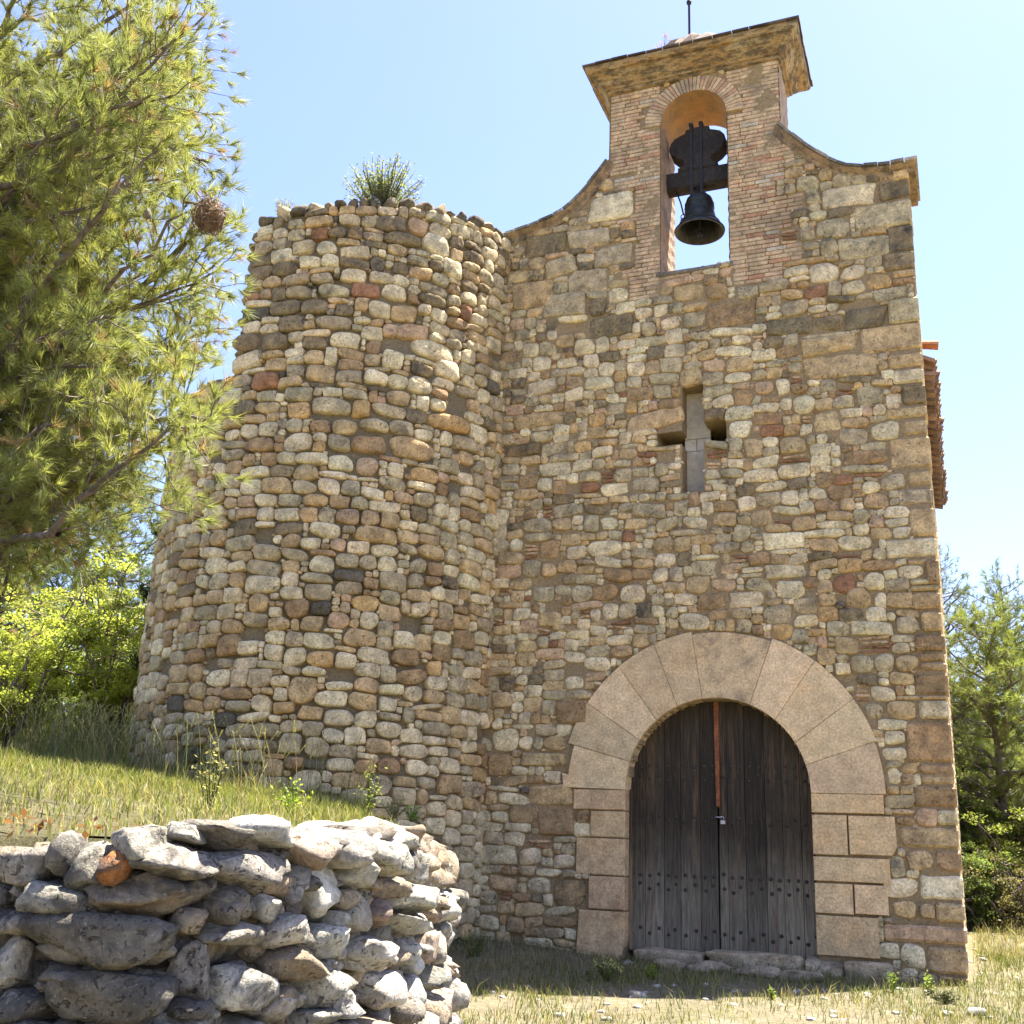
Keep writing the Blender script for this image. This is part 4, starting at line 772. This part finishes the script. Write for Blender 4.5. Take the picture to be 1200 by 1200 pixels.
for dx in (-.09, .06):
    box(m, (-.26 + dx - .022, .312, 10.36), (-.26 + dx + .022, .328, 11.62)); box(m, (-.26 + dx - .03, .30, 11.62), (-.26 + dx + .03, .58, 11.655)); tube(m, [(-.26 + dx, .32, 11.6), (-.26 + dx, .32, 11.66)], .016, 6)
m.build('iron_straps', M_DARKIRON, bell)
m = MB(); tube(m, [(-.26 + .1 * math.cos(t), .45, 10.44 + .075 * math.sin(t)) for t in np.linspace(0, 2 * PI, 15)], .025, 6); tube(m, [(-.26, .38, 10.36), (-.26, .38, 10.58)], .03, 6); m.build('hanger', M_DARKIRON, bell)
m = MB(); tube(m, [(-.26, .45, 10.35), (-.255, .45, 9.82)], .014, 6); lathe(m, [(.0, -.06), (.04, -.03), (.045, 0), (.03, .04), (.0, .06)], (-.255, .45, 9.82), 10); tube(m, [(-.255, .45, 9.76), (-.255, .45, 9.70)], .01, 6); m.build('clapper', M_DARKIRON, bell)
m = MB(); tube(m, [(-.60, .40, 10.58), (-.53, .40, 10.36), (-.49, .40, 10.16)], .012, 6)
for z in (10.12, 10.06): tube(m, [(-.50 + .03 * math.cos(t), .40, z + .035 * math.sin(t)) for t in np.linspace(0, 2 * PI, 11)], .008, 5, cap=False)
m.build('pull_rod', M_DARKIRON, bell)
# ------------------------------------------------------------------ vegetation helpers
def needles(mb, P, D, L, m, w, cols, rng, spread=.75):
    """P tuft points, D directions: m thin needles each"""
    P = np.repeat(P, m, 0); D = np.repeat(D, m, 0); n = len(P); C = np.repeat(cols, m, 0) * rng.uniform(.75, 1.3, (n, 1))
    d = nrm(D + spread * nrm(rng.normal(size=(n, 3)))); l = L * rng.uniform(.65, 1.15, (n, 1)); s = nrm(np.cross(d, rng.normal(size=(n, 3)))) * w
    b = P - D * L * rng.uniform(0, .5, (n, 1)); V = np.stack([b - s, b + s, b + d * l], 1).reshape(-1, 3)
    mb.add(V, np.arange(3 * n).reshape(-1, 3), np.repeat(np.c_[C, np.ones(n)], 3, 0), 0)
def leaves(mb, P, L, cols, rng, flat=.5, asp=.32):
    n = len(P); d = nrm(rng.normal(size=(n, 3)) * [1, 1, .6]); up = nrm(rng.normal(size=(n, 3)) + np.array([0, 0, flat * 3])); s = nrm(np.cross(d, up)); l = L * rng.uniform(.6, 1.25, (n, 1))
    V = np.stack([P, P + d * l * .5 + s * l * asp, P + d * l, P + d * l * .5 - s * l * asp], 1).reshape(-1, 3)
    mb.add(V, np.arange(4 * n).reshape(-1, 4), np.repeat(np.c_[cols * rng.uniform(.75, 1.25, (n, 1)), np.ones(n)], 4, 0), 0)
def blades(mb, P, H, W, cols, rng, lean=.35):
    n = len(P); a = rng.uniform(0, 2 * PI, n); s = np.stack([np.cos(a), np.sin(a), 0 * a], 1) * W; b = rng.uniform(0, 2 * PI, n); h = H.reshape(-1, 1)
    l = np.stack([np.cos(b), np.sin(b), 0 * b], 1) * h * rng.uniform(.1, 1, (n, 1)) * lean; z = np.array([0, 0, 1.])
    V = np.stack([P - s, P + s, P + l * .35 + z * h * .6 + s * .7, P + l * .35 + z * h * .6 - s * .7, P + l + z * h * .95], 1).reshape(-1, 3); k = np.arange(n)[:, None] * 5
    mb.add(V, [k + np.array([0, 1, 2, 3]), k + np.array([3, 2, 4])], np.repeat(np.c_[cols, np.ones(n)], 5, 0), 0)
def curve(p0, p1, rng, n=7, wob=.08, sag=0.0):
    p0, p1 = np.array(p0, float), np.array(p1, float); t = np.linspace(0, 1, n)[:, None]; L = np.linalg.norm(p1 - p0)
    off = np.cumsum(rng.normal(size=(n, 3)), 0) * wob * L / n; off -= t * off[-1]; return p0 + (p1 - p0) * t + off + np.array([0, 0, 1]) * sag * L * (t * (1 - t))
def pine_limb(wood, T, p0, p1, r0, rng, side=(.3, .8), step=.16, tstep=.09, sag=.1, bare=.25):
    """one pine limb with side twigs; adds tufts (point, direction) to T"""
    c = curve(p0, p1, rng, 9, .18, sag); L = np.linalg.norm(np.diff(c, axis=0), axis=1).sum(); tube(wood, c, np.linspace(r0, .006, 9), 6, mat=0, cap=False)
    d0 = nrm(c[-1] - c[0]); s = bare * L
    while s < L:
        f = s / L * 8; i = min(7, int(f)); p = c[i] + (c[i + 1] - c[i]) * (f - i); dr = nrm(d0 * rng.uniform(.4, 1.0) + nrm(rng.normal(size=3)) * .9 + np.array([0, 0, .15])); l = rng.uniform(*side) * (1.1 - .6 * s / L)
        q = curve(p, p + dr * l, rng, 5, .2, -.05); tube(wood, q, np.linspace(max(.004, r0 * .3 * (1 - s / L)), .0025, 5), 4, cap=False)
        u = .3 * l
        while u < l:
            f = u / l * 4; k = min(3, int(f)); pp = q[k] + (q[k + 1] - q[k]) * (f - k); dd = nrm(dr + .8 * rng.normal(size=3)); e = pp + dd * rng.uniform(.03, .14); T.append((e, dd)); u += tstep * rng.uniform(.6, 1.4)
        T.append((q[-1], dr)); s += step * rng.uniform(.6, 1.4)
    T.append((c[-1], d0))
def tree(name, base, label, cat, group=None):
    return tag(empty(name, base), label, cat, group)
def ghit(px, py, fn=None):
    fn = fn or ground_z; d = at(px, py, 1.0) - CAM; lo, hi = 1.0, 60.0
    for t in np.linspace(1.5, 40, 800):
        p = CAM + d * t
        if p[2] < fn(p[0], p[1]): return p
    return p
# ------------------------------------------------------------------ near pine on the left
rng = np.random.default_rng(21)
tp = at(-330, 700, 8.2); base = (tp[0], tp[1], float(bank_z(tp[0], tp[1])))
pine = tree('pine_tree', base, 'large pine reaching in from the left edge with long sunlit yellow green needles', 'pine tree')
wood = MB(); T = []
trunk = curve(base, (base[0] + .2, base[1] + .1, base[2] + 11), rng, 12, .04); tube(wood, trunk, np.linspace(.19, .05, 12), 10)
outline = [(-80, -60), (225, -40), (250, 5), (212, 80), (205, 130), (238, 165), (245, 235), (262, 300), (232, 345), (240, 385), (200, 440), (190, 500), (170, 530), (140, 570), (120, 640), (-60, 660)]
OUT = np.array(outline, float); tips = [(250, 8, 7.6), (235, 30, 7.6), (222, 62, 7.4), (238, 160, 7.2), (252, 225, 7), (270, 295, 7.2), (258, 315, 7.0), (262, 388, 7.4), (243, 492, 5.2), (222, 482, 5.3), (205, 505, 5.6), (200, 150, 7), (170, 530, 6), (205, 420, 7), (150, 545, 6), (70, 590, 6), (30, 600, 6.2), (5, 560, 5.6), (245, 190, 6.8), (190, 100, 7.4), (250, 262, 6.7)]
while len(tips) < 165:
    q = rng.uniform([-60, -40], [270, 660]); 
    if inside(np.array([q[0]]), np.array([q[1]]), OUT)[0] and not (q[0] > 40 and q[1] < 70 and rng.random() < .55) and not (q[0] < 200 and q[1] > 560 and rng.random() < .35): tips.append((q[0], q[1], rng.uniform(5.6, 8.8)))
for px, py, Z in tips:
    e = at(px, py, Z); hgt = e[2] - rng.uniform(-.2, 1.0) - base[2]; i = int(np.clip(hgt / 11 * 11, 1, 10)); p0 = trunk[i]
    side_ = CM[:, 0]; mid = e + nrm(np.array(p0 - e) / 2.6 + rng.normal(0, .55, 3)) * rng.uniform(.8, 1.5); mid = mid - side_ * max(0.0, float((mid - e) @ side_) + .35); tube(wood, curve(p0, mid, rng, 5, .1), np.linspace(.035, .02, 5), 6, cap=False); pine_limb(wood, T, mid, e, .02, rng, (.25, .7), .085, .05, .06, .05)
wood.build('trunk', M_BARK, pine)
P = np.array([t[0] for t in T]); D = np.array([t[1] for t in T]); cr = MB(); big_ = vnoise(P, 4, 1.5, 2)[:, None]
col = np.where(rng.random((len(P), 1)) < .06, [[.30, .21, .10]], np.array([[.265, .28, .09]]) + big_ * [[.06, .05, .012]]); needles(cr, P, nrm(D + [0, 0, .25]), .095, 34, .0018, np.clip(col, .03, .4), rng, .62)
cr.build('crown', M_NEEDLE, pine)
cn = MB()
for _ in range(26):
    i = int(rng.integers(len(P))); rock(cn, P[i], (.018, .018, .028), rng, (1, 1, 1, 0), n=(6, 8), rough=.1, cuts=0)
tag(cn.build('cones', M_BARK, pine), kind='stuff')
# ragged nest of dead needles in the pine
nc = at(246, 254, 5.6); nest = MB(); rock(nest, (0, 0, 0), (.065, .065, .075), rng, (1, 1, 1, 0), n=(17, 24), rough=.28, cuts=0, e=(.95, 1.0))
pp = nrm(rng.normal(size=(260, 3))); 
tube(nest, curve((0, 0, .05), at(214, 236, 5.75) - nc, rng, 6, .15), [.006, .007, .007, .008, .008, .009], 5, cap=False); tube(nest, curve((-.02, .02, .04), at(228, 222, 5.7) - nc, rng, 5, .2), .004, 4, cap=False)
nm = simple('dead_needles', (.20, .13, .075), .95, 40, .5, .01)
for p in pp:
    t_ = nrm(np.cross(p, rng.normal(size=3))); L = rng.uniform(.03, .07); r_ = rng.uniform(.058, .085) * np.array([1, 1, 1.15])
    tube(nest, [nrm(p + t_ * a * L / .07) * r_ * (1 + .25 * abs(a)) * (.85 + .3 * float(vnoise(p * 2.2, 99, 1.2, 2))) for a in (-1, -.4, .3, 1)], [.001, .0035, .003, .001], 3, cap=False)
no = nest.build('nest', nm); no.location = Vector(nc); tag(no, 'ragged brown ball of dead needles hanging in the pine beside the tower', 'nest')
# ------------------------------------------------------------------ trees farther off
def conifer(name, base, h, r, label, seed, colr, nl=70, lean=0.0, low=.15, L=.17, m=16, w=.006, spread=.9, group=None, sparse=1.0):
    rng = np.random.default_rng(seed); t_ = tree(name, base, label, 'pine tree' if 'pine' in name else 'tree', group); wood = MB(); T = []
    tr = curve(base, (base[0] + lean, base[1], base[2] + h), rng, 12, .05); tube(wood, tr, np.linspace(.02 * h, .012, 12), 8)
    for i in range(nl):
        f = low + (1 - low) * (i + rng.random()) / nl; k = f * 11; a = min(10, int(k)); p = tr[a] + (tr[a + 1] - tr[a]) * (k - a); an = rng.uniform(0, 2 * PI)
        l = r * (1 - f) ** .6 * rng.uniform(.4, 1.3) + .25; e = p + np.array([math.cos(an) * l, math.sin(an) * l, l * rng.uniform(.05, .9)]); pine_limb(wood, T, p, e, .008 * h * (1 - f) + .012, rng, (.25 * sparse, .7), .15, .10, -.06, .15)
    wood.build('trunk', M_BARK, t_); P = np.array([q[0] for q in T]); D = np.array([q[1] for q in T]); cr = MB()
    col = np.array([colr]) * (1 + .35 * vnoise(P, seed, 1.3, 2))[:, None]; needles(cr, P, nrm(D + [0, 0, .3]), L, m, w, np.clip(col, .01, .5), rng, spread); cr.build('crown', M_NEEDLE, t_); return t_
def broad(name, base, h, r, label, seed, colr, n=22000, L=.06, stems=9, group=None, cat='bush', squash=1.0, flat=.4):
    rng = np.random.default_rng(seed); t_ = tree(name, base, label, cat, group); wood = MB(); B = np.array(base, float); tipsP = []
    for i in range(stems):
        an = rng.uniform(0, 2 * PI); rr = r * math.sqrt(rng.random()); e = B + np.array([math.cos(an) * rr, math.sin(an) * rr, h * rng.uniform(.6, 1.0) * (1 - .35 * (rr / r) ** 2)]); c = curve(B + rng.normal(0, .12, 3) * [1, 1, 0], e, rng, 8, .15); tube(wood, c, np.linspace(.035, .008, 8), 5, cap=False)
        for _ in range(11):
            k = int(rng.integers(2, 8)); q = c[k] + nrm(rng.normal(size=3) * [1, 1, .7] + [0, 0, .2]) * rng.uniform(.3, .75) * r * .55; q[2] = max(q[2], B[2] + .15); tube(wood, curve(c[k], q, rng, 4, .2), np.linspace(.012, .004, 4), 4, cap=False); tipsP.append(q)
    wood.build('trunk', M_BARK, t_); tipsP = np.array(tipsP); per = n // len(tipsP); P = np.repeat(tipsP, per, 0); sz = np.repeat(rng.uniform(.12, .36, len(tipsP)) * r * .55, per)[:, None]
    g = rng.normal(size=(len(P), 3)); g = g / np.linalg.norm(g, axis=1, keepdims=True) * rng.random((len(P), 1)) ** .45; P = P + g * sz * np.array([1.25, 1.25, .6]); P[:, 2] = np.maximum(P[:, 2], B[2] + .03)
    cr = MB(); col = np.array([colr]) * (1 + .3 * np.repeat(rng.normal(size=(len(tipsP), 1)), per, 0).clip(-1, 1)); leaves(cr, P, L, np.clip(col, .01, .6), rng, flat); cr.build('crown', M_LEAF, t_); return t_
def gz(px, Z, fn=ground_z):
    p = at(px, 980, Z); return (float(p[0]), float(p[1]), float(fn(p[0], p[1])) - .05)
YG, MG, DG, OG = (.36, .39, .075), (.14, .18, .04), (.055, .085, .028), (.19, .215, .05)
broad('leafy_shrub', gz(95, 16.5, bank_z), 3.5, 1.35, 'bright yellow green leafy shrub beside the round tower', 31, YG, 26000, .055, 16)
broad('leafy_shrub', gz(-25, 15.5, bank_z), 3.2, 1.3, 'bright yellow green leafy shrub cut off by the left edge', 32, (.34, .37, .075), 24000, .055, 14)
broad('leafy_shrub', gz(15, 20, bank_z), 2.3, 1.6, 'darker green shrub behind the yellow green shrubs on the bank', 33, MG, 16000, .06, 12)
conifer('pine_tree', gz(70, 23, bank_z), 6.6, 2.6, 'hazy green pine standing behind the yellow green shrubs', 34, (.13, .165, .055), 80, .3, .3, .16, 14, .006)
conifer('pine_tree', gz(-60, 20, bank_z), 6.0, 2.2, 'green pine at the left edge behind the shrubs', 35, (.13, .17, .05), 70, .2, .3, .16, 14, .006)
conifer('pine_tree', gz(158, 30, bank_z), 5.6, 2.0, 'small distant pine close beside the tower foot', 36, (.12, .15, .05), 60, .2, .2, .17, 14, .008)
conifer('pine_tree', gz(1128, 23.5), 7.5, 1.5, 'slender sparse pine with a pointed top beside the chapel corner', 41, (.125, .155, .06), 80, -.15, .2, .15, 11, .005, 1.0, None, .7)
conifer('pine_tree', gz(1205, 23), 7.0, 1.8, 'sparse pine at the right edge with a spiky top', 42, (.13, .16, .06), 84, -.1, .25, .15, 11, .005)
conifer('pine_tree', gz(1178, 20), 5.4, 1.6, 'yellow green bushy pine between the two pointed pines', 43, (.21, .24, .06), 110, 0, .05, .16, 16, .005)
conifer('pine_tree', gz(1140, 27), 4.9, 1.8, 'dark green pine behind the sparse pointed pine', 44, (.10, .135, .045), 90, 0, .1, .17, 16, .008)
broad('evergreen_shrub', gz(1150, 20.5), 3.1, 1.25, 'dark evergreen shrub right of the chapel corner', 45, (.12, .15, .035), 24000, .05, 14)
broad('evergreen_shrub', gz(1212, 19), 2.9, 1.2, 'olive evergreen shrub at the right edge of the clearing', 46, OG, 20000, .05, 14)
broad('evergreen_shrub', gz(1128, 18.2), 1.5, .8, 'low light green bush at the foot of the evergreen shrubs', 47, (.15, .19, .05), 12000, .045, 10)
broad('evergreen_shrub', gz(1185, 17.8), 1.1, .9, 'low brownish scrub in front of the evergreen shrubs', 48, (.17, .15, .06), 9000, .045, 12)
for i, (px, Z, h, r, lab) in enumerate(((1105, 34, 5.5, 3.2, 'broad dark pine in the woods behind the chapel'), (1175, 36, 6.0, 3.4, 'broad dark pine in the woods at the far right'), (1290, 30, 6.5, 3.0, 'broad dark pine beyond the right edge'), (1390, 33, 6.2, 3.2, 'broad dark pine well outside the right edge of the clearing'), (20, 38, 6.5, 3.4, 'broad dark pine in the woods far behind the shrubs'), (120, 42, 6.0, 3.2, 'broad dark pine far behind the tower foot'), (-90, 34, 6.6, 3.0, 'broad dark pine in the woods beyond the left edge'))):
    conifer('pine_tree', gz(px, Z, ground_z if px > 600 else bank_z), h, r, lab, 60 + i, (.10, .135, .05), 80, 0, .05, .24, 14, .013)
# ------------------------------------------------------------------ grass
rng = np.random.default_rng(77)
def gcol(n, g, straw, f, rng):
    k = (rng.random((n, 1)) < f); return np.where(k, np.array([straw]), np.array([g])) * rng.uniform(.55, 1.15, (n, 1)) * (1 + rng.normal(0, .06, (n, 3)))
m = MB(); n = 110000; X = rng.uniform(-13, 1.1, n); Y = rng.uniform(-12.2, 3, n); keep = inside(X, Y, POLYG) & (np.hypot(X - TCX, Y - TCY) > TR + .03)
cl = vnoise(np.stack([X, Y], 1), 12, 1.8, 3); keep &= rng.random(n) < np.clip(.75 + cl * .5, .15, 1); keep &= rng.random(n) < np.clip(1.3 - .5 * np.clip((Y + 6) / -5, 0, 1), 0, 1); X, Y, cl = X[keep], Y[keep], cl[keep]; n = len(X)
dt = np.hypot(X - TCX, Y - TCY) - TR; near = np.clip((-Y - 7) / 4, 0, 1); H = rng.uniform(.05, .15, n) * (1 + .9 * np.exp(-dt / 1.2) + .3 * cl) * (1 - .45 * near)
fr_ = np.clip(.28 + .35 * vnoise(np.stack([X, Y], 1), 14, .9, 2) + .25 * near, .05, .9)
blades(m, np.stack([X, Y, bank_z(X, Y) - .01], 1), H, .0032 * (1 + .0 * X[0]), np.where(rng.random((n, 1)) < fr_[:, None], gcol(n, (.42, .36, .17), (.42, .36, .17), 0, rng), gcol(n, (.20, .23, .05), (.26, .25, .07), .4, rng)), rng, .8)
tag(m.build('bank_grass', M_GRASS), 'yellow green meadow grass covering the bank above the stone wall', 'grass', kind='stuff')
m = MB(); n = 900; a = np.radians(rng.uniform(-175, -50, n)); r = TR + rng.uniform(.12, 1.3, n); X, Y = TCX + r * np.cos(a), TCY + r * np.sin(a); k = inside(X, Y, POLYG) & (rng.random(n) < np.clip((-np.degrees(a) - 45) / 60, .12, 1)); X, Y = X[k], Y[k]; n = len(X)
X2 = rng.uniform(-13, -7.8, 700); Y2 = rng.uniform(-3, 1.5, 700); X = np.r_[X, X2]; Y = np.r_[Y, Y2]; k = np.hypot(X - TCX, Y - TCY) > TR + .08; X, Y = X[k], Y[k]; n = len(X)
H = rng.uniform(.35, .85, n); B0 = np.stack([X, Y, bank_z(X, Y)], 1); c_ = gcol(n, (.20, .23, .06), (.40, .34, .17), .45, rng); ln = rng.normal(0, .12, (n, 3)) * [1, 1, 0]
for i in range(n):
    q = B0[i] + np.outer(np.linspace(0, 1, 4), [0, 0, H[i]]) + np.outer(np.linspace(0, 1, 4) ** 2, ln[i] * 2 * H[i]); tube(m, q, [.003, .0028, .0024, .0018], 3, tuple(c_[i]) + (1,), cap=False)
    e = q[-1]; d = nrm(q[-1] - q[-2]); needles(m, e + np.outer(np.linspace(-.09, .02, 7), d), np.tile(d, (7, 1)), .035, 2, .0045, np.tile([(.36, .33, .15)], (7, 1)), rng, .45)
    blades(m, np.tile(B0[i], (3, 1)), rng.uniform(.15, .4, 3), .0035, np.tile(c_[i], (3, 1)), rng, .8)
tag(m.build('tall_oat_grass', M_GRASS), 'tall seeding grass stalks at the foot of the round tower', 'grass', kind='stuff')
m = MB(); n = 190000; X = rng.uniform(-3.6, 9, n); Y = rng.uniform(-7, 10, n); keep = ~inside(X, Y, np.vstack([DQ[::10] + DN[::10] * .1, POLY[-6:]])) & ~((X > -3.2) & (X < 2.72) & (Y > -.06))
dens = np.clip(.6 + .5 * vnoise(np.stack([X, Y], 1), 15, 1.1, 3), .04, 1); patch = np.exp(-((X - 1.1) / 1.4) ** 2 - ((Y + 3.6) / 1.3) ** 2); dens *= 1 - .9 * patch; dens = np.maximum(dens, .95 * np.exp(-np.clip(-Y, 0, 9) / .9) * (X < 2.7)); dens = np.where((X > 2.8) & (Y > -2.5), np.maximum(dens, .45), dens)
keep &= rng.random(n) < dens; X, Y = X[keep], Y[keep]; n = len(X); H = rng.uniform(.03, .12, n) * (1 + .8 * (rng.random(n) < .08)) * (1 + .5 * ((X > 2.8) & (Y > 0)))
fr_ = np.clip(.5 + .5 * vnoise(np.stack([X, Y], 1), 16, .8, 2), .1, .85); 
blades(m, np.stack([X, Y, ground_z(X, Y) - .01], 1), H, .0042, np.where(rng.random((n, 1)) < fr_[:, None], gcol(n, (.37, .31, .16), (.3, .24, .13), .3, rng), gcol(n, (.14, .17, .045), (.2, .2, .06), .3, rng)), rng, .9)
tag(m.build('path_grass', M_GRASS), 'short patchy dry grass on the trodden ground before the chapel', 'grass', kind='stuff')
m = MB(); n = 90; pb = np.array([ghit(px, py, bank_z) for px, py in zip(rng.uniform(-10, 60, 40), rng.uniform(985, 994, 40))]); P = pb[rng.integers(0, 40, n)] + rng.normal(0, .05, (n, 3)) * [1, 1, 0]; P[:, 2] = bank_z(P[:, 0], P[:, 1]) + rng.uniform(.0, .02, n); leaves(m, P, .014, np.tile([(.13, .065, .03)], (n, 1)), rng, 4)
tag(m.build('fallen_leaves', M_LEAF), 'reddish brown dry leaves lying on the bank behind the wall', 'leaf litter', kind='stuff')
# ------------------------------------------------------------------ single plants
def plant(name, base, h, w_, n, label, seed, leafc, L=.035, stemc=(.16, .19, .05), flower=None, cat='plant', lean=.5, lp=14, asp=.25):
    rng = np.random.default_rng(seed); m = MB(); B = np.array(base)
    for i in range(n):
        an = rng.uniform(0, 2 * PI); q = np.array([math.cos(an), math.sin(an), 0]) * w_ * rng.random() ** .5; hh = h * rng.uniform(.55, 1.0) * (1 - .35 * np.linalg.norm(q) / max(w_, 1e-6) * lean); c = curve(B + q * .12, B + q + [0, 0, hh], rng, 6, .12, .1); tube(m, c, np.linspace(.006, .002, 6) * max(.6, h / .5), 4, stemc + (1,), cap=False)
        f = rng.uniform(.25, 1, lp) * 4.99; k = f.astype(int); P = c[k] + (c[k + 1] - c[k]) * (f - k)[:, None] + rng.normal(0, .012 * h / .3, (lp, 3)); leaves(m, P, L, np.tile([leafc], (lp, 1)), rng, .2, asp)
        if flower: leaves(m, c[-1] + rng.normal(0, .012, (14, 3)), .016, np.tile([flower], (14, 1)), rng, .4, .5)
    return tag(m.build(name, M_LEAF), label, cat)
def tp_(deg, r, z): a = math.radians(deg); return (TCX + r * math.cos(a), TCY + r * math.sin(a), z)
plant('rim_bush', tp_(-56, 2.3, 9.7), .95, .62, 90, 'wispy grey green bush growing on top of the round tower', 1, (.20, .22, .11), .055, (.2, .17, .12), lp=55, asp=.2, cat='bush')
plant('grass_tuft', tp_(-88, 2.62, 9.55), .3, .16, 60, 'small grey tuft of dry leaves on the tower rim', 2, (.22, .22, .14), .09, (.2, .19, .12), lp=5, asp=.06)
for i, (dg, z, lab) in enumerate(((-138, 5.15, 'upper dark green fern tuft clinging to the left side of the tower'), (-139, 4.2, 'middle dark green fern tuft clinging to the left side of the tower'), (-142, 3.2, 'lower dark green fern tuft clinging to the left side of the tower'))):
    plant('wall_fern', tp_(dg, 2.72, z), .3, .2, 26, lab, 3 + i, (.04, .06, .02), .06, lp=10)
plant('cap_weed', (-.72, .1, 12.75), .42, .3, 12, 'thin wispy weed sprouting on the cornice of the bell gable', 8, (.25, .17, .12), .03, (.25, .18, .1), lp=5, flower=(.4, .16, .1))
for i, (px, py, h, w_, n, lc, fl_, lab) in enumerate(((712, 1150, .26, .17, 22, (.17, .19, .07), (.62, .58, .25), 'low plant with pale yellow flower heads left of the doorstep'), (764, 1148, .2, .09, 9, (.25, .33, .05), None, 'small bright green weed in front of the doorstep'), (1046, 1163, .26, .07, 8, (.2, .26, .06), None, 'left of two upright green weeds at the right foot of the chapel'), (1088, 1166, .24, .06, 8, (.26, .32, .06), None, 'right of two upright green weeds at the right foot of the chapel'), (556, 1122, .42, .2, 18, (.2, .22, .08), None, 'straggly weed growing against the end of the stone wall'), (1108, 1176, .16, .16, 26, (.10, .10, .06), None, 'small dark grey shrublet in the grass near the chapel corner'), (690, 1150, .2, .05, 5, (.2, .22, .08), None, 'thin single weed left of the flowering plant'), (905, 1172, .17, .05, 6, (.2, .24, .06), None, 'thin weed at the edge of the bare patch before the door'))):
    p = ghit(px, py); plant('weed', (p[0], p[1], p[2] - .01), h, w_, n, lab, 20 + i, lc, .035, flower=fl_, cat='weed')
for i, (px, py, h, w_, n, lc, lab) in enumerate(((345, 958, .3, .17, 16, (.24, .32, .05), 'bright green leafy weed on the bank in front of the tower'), (428, 962, .62, .14, 8, (.2, .24, .07), 'tall thin weed on the bank before the tower joint'), (482, 962, .2, .13, 14, (.2, .30, .08), 'small green weed at the end of the bank above the wall'), (462, 958, .26, .2, 20, (.34, .31, .17), 'dry straw coloured tuft on the bank beside the tower'), (245, 950, .5, .15, 9, (.3, .28, .13), 'dry pale stalks crossing in front of the tower foot'))):
    p = ghit(px, py, bank_z); plant('weed', (p[0], p[1], p[2] - .01), h, w_, n, lab, 40 + i, lc, .035, cat='weed')
# ------------------------------------------------------------------ loose stones
for i, (x, y, hx_, hy_, hz_, lab) in enumerate(((-.48, -.62, .2, .14, .09, 'rough grey rock left of the others below the doorstep'), (-.02, -.68, .27, .15, .08, 'long flat grey rock below the middle of the doorstep'), (.55, -.72, .33, .17, .075, 'broad flat rock below the doorstep'), (1.02, -.78, .25, .15, .08, 'pale rock right of the others below the doorstep'))):
    m = MB(); rock(m, (0, 0, 0), (hx_, hy_, hz_), rng, (.34, .27, .17, .5), n=(13, 20), rough=.14, cuts=8); o = m.build('loose_rock', M_STONE); o.location = (x, y, float(ground_z(x, y)) + hz_ * .35); tag(o, lab, 'rock')
pts_ = [(747, 1168, 2.2), (655, 1192, 1.3), (712, 1196, 1.2), (1144, 1190, 2.4), (1152, 1126, 1.4), (1110, 1190, 1.5), (735, 1130, 1.6)] + [(rng.uniform(560, 1200), rng.uniform(1155, 1200), rng.uniform(.5, 1.1)) for _ in range(34)] + [(rng.uniform(1135, 1200), rng.uniform(1105, 1160), rng.uniform(.5, 1.2)) for _ in range(10)]
for px, py, s in pts_:
    p = ghit(px, py); m = MB(); rock(m, (0, 0, 0), (.045 * s, .035 * s, .022 * s), rng, tuple(np.array([.46, .43, .37]) * rng.uniform(.8, 1.1)) + (.1,), n=(7, 10), rough=.12, cuts=5); o = m.build('pebble', M_STONE); o.location = (p[0], p[1], p[2] + .006 * s); o.rotation_euler.z = rng.uniform(0, 6)
    tag(o, 'small pale stone lying in the dry grass before the chapel', 'stone', 'pale stones scattered in the dry grass')
